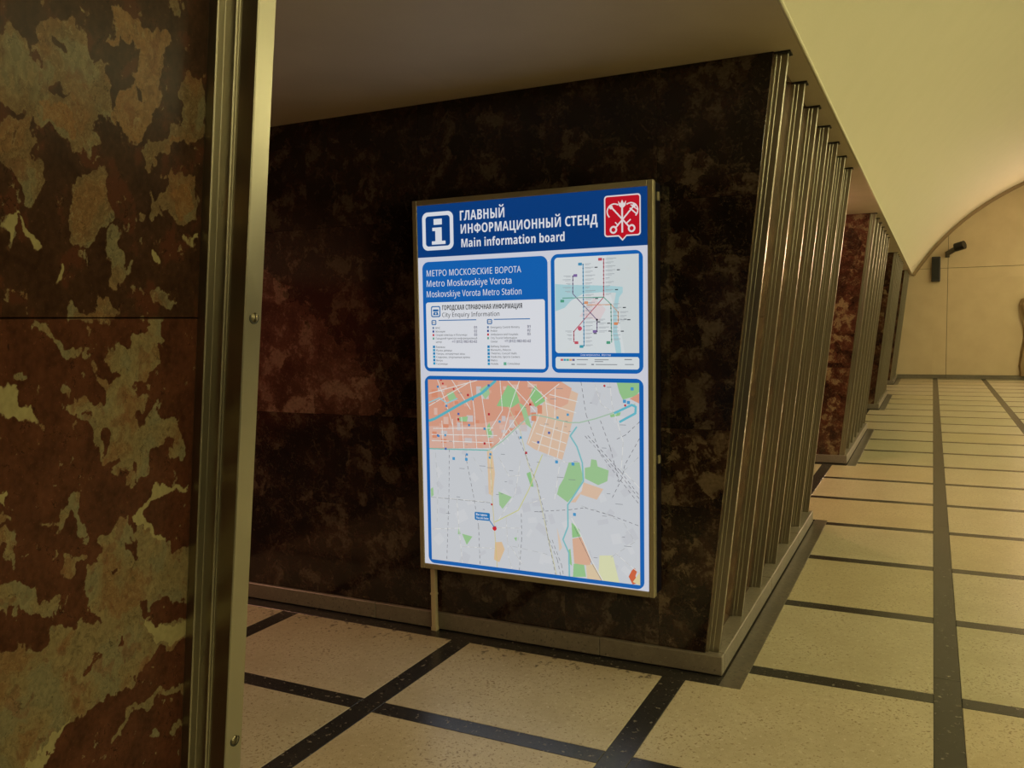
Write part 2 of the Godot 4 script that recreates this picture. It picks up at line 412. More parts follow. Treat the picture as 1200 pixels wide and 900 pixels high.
func make_materials():
	M.near = textured("near_marble", near_marble(), 0.22); M.near.metallic_specular = 0.2
	M.dark = textured("dark_marble", breccia(40, 896, 2.0, Vector3(0.0105, 0.0066, 0.0055), Vector3(0.030, 0.0145, 0.0105), Vector3(0.075, 0.054, 0.040), 0.02), 0.11, 0.5)
	M.rose = textured("rose_veined_marble", breccia(44, 720, 1.2, Vector3(0.011, 0.0068, 0.0055), Vector3(0.032, 0.0155, 0.011), Vector3(0.088, 0.062, 0.044), 0.05, ROSE_BED), 0.11, 1.0 / 1.2)
	M.swirl = textured("swirled_marble", breccia(52, 640, 1.2, Vector3(0.013, 0.0078, 0.006), Vector3(0.045, 0.021, 0.014), Vector3(0.125, 0.088, 0.058), 0.13), 0.13, 1.0 / 1.2)
	M.red = textured("red_marble", breccia(60, 896, 2.0, Vector3(0.03, 0.012, 0.008), Vector3(0.085, 0.03, 0.018), Vector3(0.17, 0.125, 0.07), 0.06), 0.15, 0.5)
	M.slab = textured("beige_stone", stone_texture(80, 1024, 2.4, Vector3(0.42, 0.36, 0.25), Vector3(0.50, 0.44, 0.32), Vector3(0.19, 0.13, 0.07), 0.017, 0.40, Vector3(0.55, 0.5, 0.4), 0.55), 0.32, 1.0 / 2.4)
	M.soiled = textured("soiled_beige_stone", stone_texture(85, 512, 1.2, Vector3(0.42, 0.36, 0.25), Vector3(0.50, 0.44, 0.32), Vector3(0.19, 0.13, 0.07), 0.017, 0.40, Vector3(0.55, 0.5, 0.4), 0.55, 0.30), 0.32, 1.0 / 1.2)
	M.strip = textured("black_stone", stone_texture(90, 512, 1.2, Vector3(0.022, 0.021, 0.021), Vector3(0.034, 0.031, 0.029), Vector3(0.012, 0.012, 0.012), 0.02, 0.3, Vector3(0.17, 0.15, 0.12), 0.60), 0.27, 1.0 / 1.2)
	M.border = textured("worn_grey_stone", stone_texture(95, 512, 1.2, Vector3(0.075, 0.063, 0.05), Vector3(0.12, 0.10, 0.078), Vector3(0.04, 0.035, 0.03), 0.03, 0.35, Vector3(0.2, 0.17, 0.12), 0.62), 0.35, 1.0 / 1.2)
	var tex := metal_grain()
	M.metal = plain("drawn_aluminium", Color(0.63, 0.61, 0.56), 0.6, 1.0)
	M.metal.roughness_texture = tex; M.metal.roughness_texture_channel = BaseMaterial3D.TEXTURE_CHANNEL_RED; M.metal.uv1_scale = Vector3(2, 2, 2)
	M.cap = plain("dark_cap", Color(0.10, 0.09, 0.08), 0.6)
	M.plinth = textured("grey_plinth_stone", stone_texture(97, 512, 1.2, Vector3(0.15, 0.125, 0.10), Vector3(0.20, 0.17, 0.14), Vector3(0.07, 0.06, 0.05), 0.02, 0.45, Vector3(0.24, 0.21, 0.17), 0.6), 0.4, 1.0 / 1.2)
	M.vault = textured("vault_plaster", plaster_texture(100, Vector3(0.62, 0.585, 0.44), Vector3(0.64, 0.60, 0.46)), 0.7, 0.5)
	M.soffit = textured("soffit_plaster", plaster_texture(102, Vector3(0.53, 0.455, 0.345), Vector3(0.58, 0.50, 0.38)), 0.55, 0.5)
	M.wall = textured("end_wall_stone", plaster_texture(104, Vector3(0.60, 0.46, 0.31), Vector3(0.66, 0.52, 0.36)), 0.45, 0.4)
	M.track = plain("rose_track_wall", Color(0.62, 0.36, 0.30), 0.5)
	M.slab_cool = M.slab.duplicate(); M.slab_cool.albedo_color = Color(0.97, 0.98, 0.96)
	M.slab_warm = M.slab.duplicate(); M.slab_warm.albedo_color = Color(1.0, 0.985, 0.95)
	M.arch = plain("shaded_arch_plaster", Color(0.58, 0.49, 0.38), 0.7)  # darker than the wall: shade under the vault put into the moulding's colour
	M.bed = plain("joint_bed", Color(0.16, 0.13, 0.10), 0.9)
	M.joint = plain("dark_joint", Color(0.12, 0.09, 0.07), 0.8)
	M.border_end = M.strip
	M.screw = plain("zinc_screw", Color(0.48, 0.45, 0.38), 0.35, 1.0)
	M.case = plain("navy_case", Color(0.045, 0.045, 0.13), 0.35)
	M.frame = plain("beige_aluminium", Color(0.64, 0.60, 0.50), 0.4, 0.35)
	M.duct = plain("cream_plastic", Color(0.72, 0.66, 0.54), 0.45)
	M.bracket = plain("grey_bracket", Color(0.30, 0.27, 0.22), 0.5)
	M.dark_plastic = plain("black_plastic", Color(0.035, 0.03, 0.03), 0.4)
	M.speaker = plain("charcoal_enamel", Color(0.17, 0.15, 0.16), 0.5)
	M.relief = plain("brown_relief", Color(0.60, 0.50, 0.37), 0.7)
	M.white = plain("white_paint", Color(0.8, 0.78, 0.72), 0.6)
	M.lamp = glow("warm_diffuser", LAMP_COLOR, 4.0)
	M.globe = glow("rosy_globe", Color(1.0, 0.80, 0.68), 2.5)
	M.wall_lamp = glow("rosy_wall_diffuser", Color(1.0, 0.86, 0.72), 40.0)
	M.lamp_rose = glow("rose_diffuser", Color(1.0, 0.72, 0.58), 8.0)

# ---------------------------------------------------------------- lamps
func area(parent: Node3D, at: Vector3, size: Vector2, energy: float, col: Color, turn: Vector3):
	var l := AreaLight3D.new(); l.name = "lamp_light"; l.position = at; l.rotation_degrees = turn; l.area_size = size
	l.light_energy = energy; l.light_color = col; l.shadow_enabled = true; l.area_range = 60.0; l.area_attenuation = 2.0
	parent.add_child(l, true)

func hall_lamp(at: Vector3):
	var t := thing("hall_lamp", "long glowing trough lamp hanging under the crown of the vault", "lamp", at, "hall lamps under the vault")
	put("housing", box_mesh(Vector3(-0.16, -0.03, -1.6), Vector3(0.16, 0.03, 1.6), 0.01), M.white, t)
	put("diffuser", box_mesh(Vector3(-0.14, -0.06, -1.58), Vector3(0.14, -0.031, 1.58), 0.01), M.lamp, t)
	for z in [-1.2, 1.2]:
		var st := new_st(); tube(st, [Vector3(0, 0.06, z), Vector3(0, VAULT_Y + VAULT_R - at.y, z)], 0.008, 8)
		put("rod", commit(st), M.white, t)
	area(t, Vector3(0, -0.07, 0), Vector2(0.28, 3.1), HALL_DOWN, LAMP_COLOR, Vector3(-90, 0, 0))
const LAMP_COLOR := Color(1.0, 0.96, 0.69)
const HALL_DOWN := 8.5
const CORNICE := 5.5

func cornice_lamp(at: Vector3):
	var t := thing("cornice_lamp", "long lamp lying on the cornice of the opposite hall wall", "lamp", at, "cornice lamps")
	put("housing", box_mesh(Vector3(0.03, -0.08, -1.95), Vector3(0.12, 0.08, 1.95), 0.01), M.white, t)
	put("diffuser", box_mesh(Vector3(-0.01, -0.07, -1.93), Vector3(0.031, 0.07, 1.93), 0.01), M.lamp, t)
	area(t, Vector3(-0.02, 0.0, 0), Vector2(3.8, 0.14), CORNICE, LAMP_COLOR, Vector3(0, 90, 0))

func passage_lamp(at: Vector3):
	var t := thing("passage_lamp", "small rosy globe lamp under the soffit of the passage behind the board's pylon", "lamp", at)
	put("ceiling_rose", box_mesh(Vector3(-0.06, -0.03, -0.06), Vector3(0.06, 0.0, 0.06), 0.01), M.white, t)
	var st := new_st(); tube(st, [Vector3(0, -0.02, 0), Vector3(0, -0.10, 0)], 0.012, 10)
	put("stem", commit(st), M.white, t)
	var s := SphereMesh.new(); s.radius = 0.1; s.height = 0.2; s.radial_segments = 24; s.rings = 12
	put("globe", s, M.globe, t, Vector3(0, -0.2, 0))
	var l := OmniLight3D.new(); l.name = "globe_light"; l.position = Vector3(0, -0.2, 0); l.light_size = 0.1; l.light_energy = 1.3; l.light_color = Color(1.0, 0.76, 0.62)
	l.omni_range = 30.0; l.omni_attenuation = 2.0; l.shadow_enabled = true; t.add_child(l)

func wall_lamp(at: Vector3):
	var t := thing("wall_lamp", "tall rosy wall lamp on the end wall past the relief", "lamp", at)
	put("back_plate", box_mesh(Vector3(-0.22, -0.45, 0.0), Vector3(0.22, 0.45, 0.04), 0.01), M.white, t)
	put("diffuser", box_mesh(Vector3(-0.19, -0.42, 0.04), Vector3(0.19, 0.42, 0.12), 0.02), M.wall_lamp, t)
	area(t, Vector3(0, 0, 0.13), Vector2(0.38, 0.84), 6.0, Color(1.0, 0.83, 0.66), Vector3(0, 180, 0))

func platform_lamp(at: Vector3):
	var t := thing("platform_lamp", "rosy strip lamp fixed under the platform ceiling behind the pylons", "lamp", at, "platform lamps")
	put("housing", box_mesh(Vector3(-0.12, 0.03, -1.3), Vector3(0.12, 0.15, 1.3), 0.01), M.white, t)
	put("diffuser", box_mesh(Vector3(-0.11, 0.0, -1.28), Vector3(0.11, 0.031, 1.28), 0.01), M.lamp_rose, t)
	area(t, Vector3(0, -0.01, 0), Vector2(0.22, 2.5), 10.0, Color(1.0, 0.72, 0.58), Vector3(-90, 0, 0))

# ---------------------------------------------------------------- floor
func pylon_rect(n: int) -> Rect2:            # footprint of pylon n with its border strip, x and z
	return Rect2(PYLON_BACK - 0.1, -6.87 - 6.0 * n, 0.1 - PYLON_BACK - 0.70, 3.33)

# what is left of a rectangle when the footprints are taken out: a few rectangles
func clip_rects(r: Rect2) -> Array:
	var todo := [r]
	for n in range(-2, 4):
		var p := pylon_rect(n)
		var next := []
		for q in todo:
			if not q.intersects(p): next.append(q); continue
			if q.end.x > p.end.x: next.append(Rect2(p.end.x, q.position.y, q.end.x - p.end.x, q.size.y))
			var w: float = minf(q.end.x, p.end.x) - q.position.x
			if q.end.y > p.end.y: next.append(Rect2(q.position.x, p.end.y, w, q.end.y - p.end.y))
			if q.position.y < p.position.y: next.append(Rect2(q.position.x, q.position.y, w, p.position.y - q.position.y))
		todo = next
	return todo

func floor_piece(called: String, r: Rect2, material: Material, parent: Node3D, shift: Vector2, drop := 0.0):
	var parts := clip_rects(r)
	if parts.is_empty(): return
	var st := new_st()
	for q in parts:
		if q.size.x < 0.012 or q.size.y < 0.012: continue
		var lo := Vector3(q.position.x + 0.0007, -0.02, q.position.y + 0.0007); var hi := Vector3(q.end.x - 0.0007, -drop, q.end.y - 0.0007)
		var whole := parts.size() == 1
		top_slab(st, Vector3(lo.x - (0.0 if whole or absf(q.position.x + 0.70) > 0.001 else 0.0007), lo.y, lo.z), Vector3(hi.x + (0.0 if whole or absf(q.end.x + 0.70) > 0.001 else 0.0007), hi.y, hi.z), shift, not whole and absf(q.position.x + 0.70) < 0.001, not whole and absf(q.end.x + 0.70) < 0.001)
	put(called, commit(st), material, parent)

# a slab with a chamfered top edge, open below; uv in metres
func top_slab(st: SurfaceTool, lo: Vector3, hi: Vector3, shift: Vector2, joined_low := false, joined_high := false):
	var c := 0.0012
	var cl := 0.0 if joined_low else c; var ch := 0.0 if joined_high else c
	var a := [Vector3(lo.x + cl, hi.y, lo.z + c), Vector3(hi.x - ch, hi.y, lo.z + c), Vector3(hi.x - ch, hi.y, hi.z - c), Vector3(lo.x + cl, hi.y, hi.z - c)]
	var b := [Vector3(lo.x, hi.y - c, lo.z), Vector3(hi.x, hi.y - c, lo.z), Vector3(hi.x, hi.y - c, hi.z), Vector3(lo.x, hi.y - c, hi.z)]
	var uv := []
	for p in a: uv.append(Vector2(p.x, p.z) + shift)
	quad(st, a[0], a[1], a[2], a[3], Vector3.UP, uv)
	for i in 4:
		var j := (i + 1) % 4
		var out: Vector3 = (b[i] + b[j]) * 0.5 - (lo + hi) * 0.5; out.y = 0.0
		quad(st, a[i], a[j], b[j], b[i], out.normalized() + Vector3.UP, [uv[i], uv[j], uv[j], uv[i]])
		quad(st, b[i], b[j], Vector3(b[j].x, lo.y, b[j].z), Vector3(b[i].x, lo.y, b[i].z), out, [uv[i], uv[j], uv[j], uv[i]])

func build_floor():
	var f := structure("floor", "beige stone floor laid in squares between narrow black stone strips")
	var rng := RandomNumberGenerator.new(); rng.seed = 11
	put("floor_bed", box_mesh(Vector3(-9.6, -0.35, HALL_END - 0.4), Vector3(9.0, -0.008, HALL_BACK + 0.4), 0.0), M.bed, f)
	for i in range(-4, 3):
		var x0 := AXIS_0 + i * AXIS_STEP
		# the strips along the hall, in lengths of three metres
		var z := 2.0
		while z > HALL_END:
			var z1 := maxf(z - 3.0, HALL_END)
			floor_piece("black_strip", Rect2(x0, z1, STRIP_W, z - z1), M.strip, f, Vector2(rng.randf(), rng.randf()))
			z = z1
		for j in range(-2, 24):
			var zf := ROW_0 - j                 # far edge of this row's cross strip
			floor_piece("black_cross_strip", Rect2(x0 + STRIP_W, zf, AXIS_STEP - STRIP_W, CROSS_W), M.strip, f, Vector2(rng.randf(), rng.randf()))
			var zn := zf; var z2 := maxf(zf - 1.0 + CROSS_W, HALL_END)
			if j == 2 and i < -1:      # the slabs swept against the pylon with the board
				floor_piece("stone_slab", Rect2(x0 + STRIP_W, z2, AXIS_STEP - STRIP_W, zn - z2), M.soiled, f, Vector2(0.31 * i + 3.0, 3.545))
			else:
				floor_piece("stone_slab", Rect2(x0 + STRIP_W, z2, AXIS_STEP - STRIP_W, zn - z2), [M.slab, M.slab, M.slab_cool, M.slab_warm][rng.randi() % 4], f, Vector2(rng.randf() * 2.0, rng.randf() * 2.0))
	# worn border strips round the pylons
	for n in range(-1, 4):
		var p := pylon_rect(n)
		var q := Rect2(PYLON_BACK, p.position.y + 0.10, -PYLON_BACK - 0.79, 3.13)
		var st := new_st(); top_slab(st, Vector3(q.end.x, -0.02, maxf(p.position.y, HALL_END)), Vector3(p.end.x - 0.0007, 0, p.end.y), Vector2(0.3, 0.2 * n))
		put("border_strip", commit(st), M.border, f)
		st = new_st(); top_slab(st, Vector3(PYLON_BACK, -0.02, q.end.y), Vector3(q.end.x, 0, p.end.y - 0.0007), Vector2(0.1, 0.4 * n))
		put("border_strip", commit(st), M.border_end, f)
		if p.position.y > HALL_END:
			st = new_st(); top_slab(st, Vector3(PYLON_BACK, -0.02, p.position.y + 0.0007), Vector3(q.end.x, 0, q.position.y), Vector2(0.7, 0.4 * n))
			put("border_strip", commit(st), M.border_end, f)

# ---------------------------------------------------------------- shell
func build_shell():
	var c := structure("ceiling", "plastered vault of the hall and the flat soffit over the passages")
	var back := HALL_BACK; var far := HALL_END
	# vault: an arc swept along the hall, with thickness
	var st := new_st()
	var a0 := atan2(SOFFIT - VAULT_Y, EDGE_X - VAULT_X); var a1 := PI - a0
	var n := 72
	for i in n:
		var p := []
		for k in [i, i + 1]:
			var a := lerpf(a0, a1, float(k) / n)
			p.append(Vector2(cos(a), sin(a)))
		for side in 2:
			var r := VAULT_R + 0.25 * side
			var s := -1.0 if side == 0 else 1.0
			var v := [Vector3(VAULT_X + p[0].x * r, VAULT_Y + p[0].y * r, back + 0.3), Vector3(VAULT_X + p[1].x * r, VAULT_Y + p[1].y * r, back + 0.3)]
			var dz := Vector3(0, 0, far - back - 0.6)
			var nn := [Vector3(p[0].x, p[0].y, 0) * s, Vector3(p[1].x, p[1].y, 0) * s]
			var q := [v[0], v[1], v[1] + dz, v[0] + dz]
			var qn := [nn[0], nn[1], nn[1], nn[0]]
			var u0 := float(i) / n * 12.0; var u1 := float(i + 1) / n * 12.0
			var qu := [Vector2(u0, 0), Vector2(u1, 0), Vector2(u1, 32), Vector2(u0, 32)]
			var flip: bool = ((q[2] - q[0]).cross(q[1] - q[0])).dot(nn[0]) < 0.0
			for ids in [[0, 1, 2], [0, 2, 3]]:
				var o: Array = ids if not flip else [ids[0], ids[2], ids[1]]
				for k in o:
					st.set_normal(qn[k]); st.set_uv(qu[k]); st.add_vertex(q[k])
	put("vault", commit(st), M.vault, c)
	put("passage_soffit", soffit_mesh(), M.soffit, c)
	st = new_st(); box(st, Vector3(EDGE_X - 0.004, SOFFIT - 0.006, far), Vector3(EDGE_X + 0.010, SOFFIT + 0.012, back), 0.004)
	put("edge_bead", commit(st), M.vault, c)
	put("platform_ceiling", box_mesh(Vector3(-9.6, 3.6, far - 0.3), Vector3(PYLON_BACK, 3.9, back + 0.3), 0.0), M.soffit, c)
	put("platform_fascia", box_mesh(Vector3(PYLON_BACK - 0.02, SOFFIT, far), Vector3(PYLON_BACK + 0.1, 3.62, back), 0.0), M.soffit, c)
	# walls round the place
	var w := structure("wall_left", "rosy track wall across the platform behind the pylons")
	put("lower_cladding", box_mesh(Vector3(-9.6, -0.3, far - 0.3), Vector3(-9.3, 2.3, back + 0.3), 0.0), M.track, w)
	put("upper_wall", box_mesh(Vector3(-9.6, 2.3, far - 0.3), Vector3(-9.35, 3.7, back + 0.3), 0.0), M.soffit, w)
	w = structure("wall_right", "marble wall along the opposite side of the hall")
	put("cladding", box_mesh(Vector3(8.5, -0.3, far - 0.3), Vector3(8.8, SOFFIT + 0.1, back + 0.3), 0.0), M.red, w)
	put("cornice", box_mesh(Vector3(8.06, SOFFIT + 0.1, far), Vector3(8.6, SOFFIT + 0.16, back), 0.005), M.vault, w)
	w = structure("wall_back", "pale stone wall closing the hall opposite the end wall")
	put("cladding", box_mesh(Vector3(-9.6, -0.3, back), Vector3(8.8, 5.5, back + 0.3), 0.0), M.wall, w)
	build_end_wall()

func soffit_mesh() -> ArrayMesh:
	return box_mesh(Vector3(PYLON_BACK, SOFFIT, HALL_END - 0.2), Vector3(EDGE_X, SOFFIT + 0.3, HALL_BACK + 0.2), 0.002)

func build_end_wall():
	var w := structure("wall_end", "pale beige stone end wall of the hall under the arch")
	put("wall_core", box_mesh(Vector3(-9.6, -0.3, HALL_END - 0.4), Vector3(8.8, 5.6, HALL_END - 0.032), 0.0), M.joint, w)
	var xs := [-4.9, -2.28, -0.98, 0.318, 2.916, 5.5, 8.6]
	var ys := [0.09, 2.76, 5.5]
	for i in xs.size() - 1:
		for j in ys.size() - 1:
			var lo := Vector3(xs[i] + 0.004, ys[j] + 0.004, HALL_END - 0.033); var hi := Vector3(xs[i + 1] - 0.004, ys[j + 1] - 0.004, HALL_END)
			put("stone_panel", box_mesh(lo, hi, 0.004), M.wall, w)
	var b := structure("baseboard_end", "grey stone base course of the end wall")
	for i in xs.size() - 1:
		put("base_stone", box_mesh(Vector3(xs[i] + 0.002, 0.0, HALL_END - 0.02), Vector3(xs[i + 1] - 0.002, 0.088, HALL_END + 0.03), 0.005), M.plinth, b)
	# rounded moulding along the arch, its brown standing for the soft shadow line
	var t := structure("trim_1", "rounded moulding coloured as the brown shadow line where the vault meets the end wall")
	var st := new_st()
	var a0 := atan2(SOFFIT - VAULT_Y, EDGE_X - VAULT_X); var a1 := PI - a0
	var prof := []
	for k in 9:
		var a := PI * 0.5 * k / 8.0
		prof.append([Vector2(VAULT_R + 0.01 - 0.09 * sin(a), HALL_END + 0.08 - 0.08 * (1.0 - cos(a)) ), Vector2(-sin(a), cos(a))])
	var n := 64
	for i in n:
		var e := [lerpf(a0, a1, float(i) / n), lerpf(a0, a1, float(i + 1) / n)]
		for k in 8:
			var q := []
			for w2 in [[0, k], [1, k], [1, k + 1], [0, k + 1]]:
				var a: float = e[w2[0]]; var p: Vector2 = prof[w2[1]][0]
				q.append(Vector3(VAULT_X + cos(a) * p.x, VAULT_Y + sin(a) * p.x, p.y))
			var am: float = (e[0] + e[1]) * 0.5; var nn: Vector2 = prof[k][1]
			quad(st, q[0], q[1], q[2], q[3], Vector3(cos(am) * nn.x, sin(am) * nn.x, nn.y))
	put("shaded_arch_moulding", commit(st), M.arch, t)

# ---------------------------------------------------------------- pylons
func face_x(y: float) -> float: return RIB_FOOT - RIB_DEPTH + SLOPE * y       # marble of the hall face

func rib_mesh(y0: float, y1: float) -> ArrayMesh:          # a stepped aluminium profile, leaning with the face
	var c := 0.0012
	var half := [Vector2(0.027, 0.0), Vector2(0.027, 0.0125 - c), Vector2(0.027 - c, 0.0125), Vector2(0.0175, 0.0125), Vector2(0.017, 0.0130), Vector2(0.017, 0.0285 - c), Vector2(0.017 - c, 0.0285), Vector2(0.0135, 0.0285), Vector2(0.013, 0.029), Vector2(0.013, 0.054 - c), Vector2(0.013 - c, 0.054)]
	var prof := []
	for p in half: prof.append(p)
	for i in range(half.size() - 1, -1, -1): prof.append(Vector2(-half[i].x, half[i].y))
	var st := new_st()
	for i in prof.size() - 1:
		var a: Vector2 = prof[i]; var b: Vector2 = prof[i + 1]
		var d := b - a
		var hint := Vector3(absf(d.x) * 1.0, 0, 0) + Vector3(0, 0, signf(a.x + b.x) * absf(d.y))
		var s := float(i) * 0.07
		quad(st, Vector3(face_x(y0) + a.y, y0, a.x), Vector3(face_x(y0) + b.y, y0, b.x), Vector3(face_x(y1) + b.y, y1, b.x), Vector3(face_x(y1) + a.y, y1, a.x), hint,
			[Vector2(s, y0), Vector2(s + d.length(), y0), Vector2(s + d.length(), y1), Vector2(s, y1)])
	for e in [[y0, -1.0], [y1, 1.0]]:
		for k in [[0.027, 0.0, 0.0125], [0.017, 0.0125, 0.0285], [0.013, 0.0285, 0.054]]:
			var x: float = face_x(e[0])
			quad(st, Vector3(x + k[1], e[0], -k[0]), Vector3(x + k[2], e[0], -k[0]), Vector3(x + k[2], e[0], k[0]), Vector3(x + k[1], e[0], k[0]), Vector3(0, e[1], 0))
	return commit(st)

# a thin slab on the hall face between two heights and two z, leaning with the face
func hall_panel(z0: float, z1: float, y0: float, y1: float, uvs: Array) -> ArrayMesh:
	var st := new_st()
	var g := 0.0005; var c := 0.0007
	var q := []
	for p in [[y0 + g, z0 - g], [y0 + g, z1 + g], [y1 - g, z1 + g], [y1 - g, z0 - g]]: q.append(Vector3(face_x(p[0]), p[0], p[1]))
	var f := []
	var mid: Vector3 = (q[0] + q[2]) * 0.5
	for p in q:
		var v: Vector3 = p
		v.y += c * signf(mid.y - p.y); v.z += c * signf(mid.z - p.z)
		v.x = face_x(v.y); f.append(v)
	var out := Vector3(1, -SLOPE, 0)
	quad(st, f[0], f[1], f[2], f[3], out, uvs)
	for i in 4:
		var j := (i + 1) % 4
		var b := Vector3(-0.0007, 0, 0); var deep := Vector3(-0.02, 0, 0)
		var side: Vector3 = (q[i] + q[j]) * 0.5 - mid; side.x = 0
		quad(st, f[i], f[j], q[j] + b, q[i] + b, side.normalized() + out, [uvs[i], uvs[j], uvs[j], uvs[i]])
		quad(st, q[i] + b, q[j] + b, q[j] + deep, q[i] + deep, side, [uvs[i], uvs[j], uvs[j], uvs[i]])
	return commit(st)

# a slab on an end face; its right edge may lean
func end_panel(x0: float, x1a: float, x1b: float, y0: float, y1: float, z: float, dir: float, shift: Vector2) -> ArrayMesh:
	var st := new_st()
	var g := 0.0005; var c := 0.0007
	var q := [Vector3(x0 + g, y0 + g, z), Vector3(x1a - g, y0 + g, z), Vector3(x1b - g, y1 - g, z), Vector3(x0 + g, y1 - g, z)]
	var mid: Vector3 = (q[0] + q[2]) * 0.5
	var f := []; var uv := []
	for p in q:
		var v: Vector3 = p + Vector3(c * signf(mid.x - p.x), c * signf(mid.y - p.y), 0)
		f.append(v); uv.append(Vector2(v.x, -v.y) + shift)
	var out := Vector3(0, 0, dir)
	quad(st, f[0], f[1], f[2], f[3], out, uv)
	for i in 4:
		var j := (i + 1) % 4
		var b := out * -0.0007; var deep := out * -0.02
		var side: Vector3 = (q[i] + q[j]) * 0.5 - mid; side.z = 0
		quad(st, f[i], f[j], q[j] + b, q[i] + b, side.normalized() + out, [uv[i], uv[j], uv[j], uv[i]])
		quad(st, q[i] + b, q[j] + b, q[j] + deep, q[i] + deep, side, [uv[i], uv[j], uv[j], uv[i]])
	return commit(st)

func core_mesh(za: float, zb: float) -> ArrayMesh:
	var st := new_st()
	var y0 := 0.0; var y1 := SOFFIT - 0.001
	var i := 0.0185
	var a := [Vector3(PYLON_BACK, y0, za), Vector3(face_x(y0) - i, y0, za), Vector3(face_x(y1) - i, y1, za), Vector3(PYLON_BACK, y1, za)]
	var b := []
	for p in a: b.append(Vector3(p.x, p.y, zb))
	quad(st, a[0], a[1], a[2], a[3], Vector3(0, 0, 1)); quad(st, b[0], b[1], b[2], b[3], Vector3(0, 0, -1))
	var mid: Vector3 = (a[0] + a[2] + b[0] + b[2]) * 0.25
	for k in 4:
		var l := (k + 1) % 4
		quad(st, a[k], a[l], b[l], b[k], (a[k] + a[l] + b[k] + b[l]) * 0.25 - mid)
	return commit(st)

func build_pylons():
	var labels := {
		-1: "marble pylon with cream patches and screwed metal rib, across the passage from the board",
		0: "marble pylon carrying the lit blue information board on its end face",
		1: "marble pylon next along the hall behind the pylon with the board",
		2: "third marble pylon along the hall counting from the one with the board",
		3: "last marble pylon along the hall, standing against the pale end wall"}
	var rng := RandomNumberGenerator.new(); rng.seed = 5
	var rib := rib_mesh(PLINTH, SOFFIT - 0.004)
	var cap := box_mesh(Vector3(-0.034, -0.006, -0.034), Vector3(0.064, 0.0, 0.034), 0.001)
	var screw := screw_mesh()
	var st0 := new_st(); tube(st0, [Vector3(-0.002, 0, 0), Vector3(0.0003, 0, 0)], 0.0072, 16)
	var sink := commit(st0)
	for n in range(-1, 4):
		var t := thing("pylon", labels[n], "pylon", Vector3(0, 0, -6.0 * n), "pylons along the hall")
		var za := -3.65; var zb := -6.75
		if n == 3: zb = HALL_END + 18.0 + 0.001
		put("core", core_mesh(za - 0.0185, zb + 0.0185), M.joint, t)
		# plinth blocks: ends, then the hall side
		for e in [[za - 0.03, za + 0.02], [zb - 0.02, zb + 0.03]]:
			if n == 3 and e[0] < -5.9: continue
			for x in [[-0.795, -1.362], [-1.362, -2.62], [-2.62, -3.86], [-3.86, PYLON_BACK]]:
				put("plinth_block", box_mesh(Vector3(x[1] + 0.0008, 0.006, e[0]), Vector3(x[0] - 0.0008, PLINTH, e[1]), 0.003), M.plinth, t)
		var zs := [za - 0.031, -4.90, -6.0, zb + 0.031] if n < 3 else [za - 0.031, -4.9, zb]
		for i in zs.size() - 1:
			put("plinth_block", box_mesh(Vector3(-0.91, 0.006, zs[i + 1] + 0.0008), Vector3(-0.7955, PLINTH, zs[i] - 0.0008), 0.003), M.plinth, t)
		# end faces
		var cols := [0.0, -1.084, -2.30, -3.50, PYLON_BACK]
		var rows := [PLINTH, 1.08, 2.07, SOFFIT]
		for e in [[za, 1.0], [zb, -1.0]]:
			if n == 3 and e[1] < 0: continue
			for i in 4:
				for j in 3:
					var xa: float = face_x(rows[j]) if i == 0 else cols[i]; var xb: float = face_x(rows[j + 1]) if i == 0 else cols[i]
					var stone: Material = M.dark if n <= 0 else M.red; var sh := Vector2(rng.randf() * 2.0, rng.randf() * 2.0)
					if n == 0 and e[1] > 0 and i == 2 and j == 1: stone = M.rose; sh = Vector2(3.50, 2.07)
					elif n == 0 and i == 0 and j == 0: stone = M.swirl
					put("marble_panel", end_panel(cols[i + 1], xa, xb, rows[j], rows[j + 1], e[0], e[1], sh), stone, t)
		# hall face: ribs every half metre and the slabs between them
		var z := []
		for i in 7: z.append(-3.693 - 0.5023 * i)
		for i in 7:
			if n == 3 and z[i] < zb + 0.03: continue
			var r := put("metal_rib", rib, M.metal, t, Vector3(0, 0, z[i]))
			put("rib_cap", cap, M.cap, r, Vector3(face_x(SOFFIT), SOFFIT - 0.001, 0))
			if n == -1:
				for y in [0.54, 1.077, 1.561, 2.1]:
					var s := put("screw", screw, M.screw, r, Vector3(face_x(y) + RIB_DEPTH - 0.0005, y, -0.001))
					s.rotation.x = y * 7.0; s.scale = Vector3(1.3, 1.3, 1.3)
					put("countersink", sink, M.cap, r, Vector3(face_x(y) + RIB_DEPTH, y, -0.001))
			if i == 6 or (n == 3 and z[i + 1] < zb): continue
			for row in [[PLINTH, 1.5615], [1.5615, SOFFIT]]:
				var z0: float = z[i] if i else za; var z1: float = z[i + 1] if i < 5 else zb
				if i == 0: z0 = za - 0.0005
				if i == 5: z1 = zb + 0.0005
				var uv := []
				var near := n == -1 and i == 5
				var sh := Vector2(rng.randf() * 2.0, rng.randf() * 2.0)
				for p in [[row[0], z0], [row[0], z1], [row[1], z1], [row[1], z0]]:
					uv.append(Vector2((-(p[1] + 6.0) - 0.44) / 0.26, (2.07 - p[0]) / 1.12) if near else Vector2(p[1], -p[0]) + sh)
				put("marble_panel", hall_panel(z0, z1, row[0], row[1], uv), M.near if near else M.red, t)

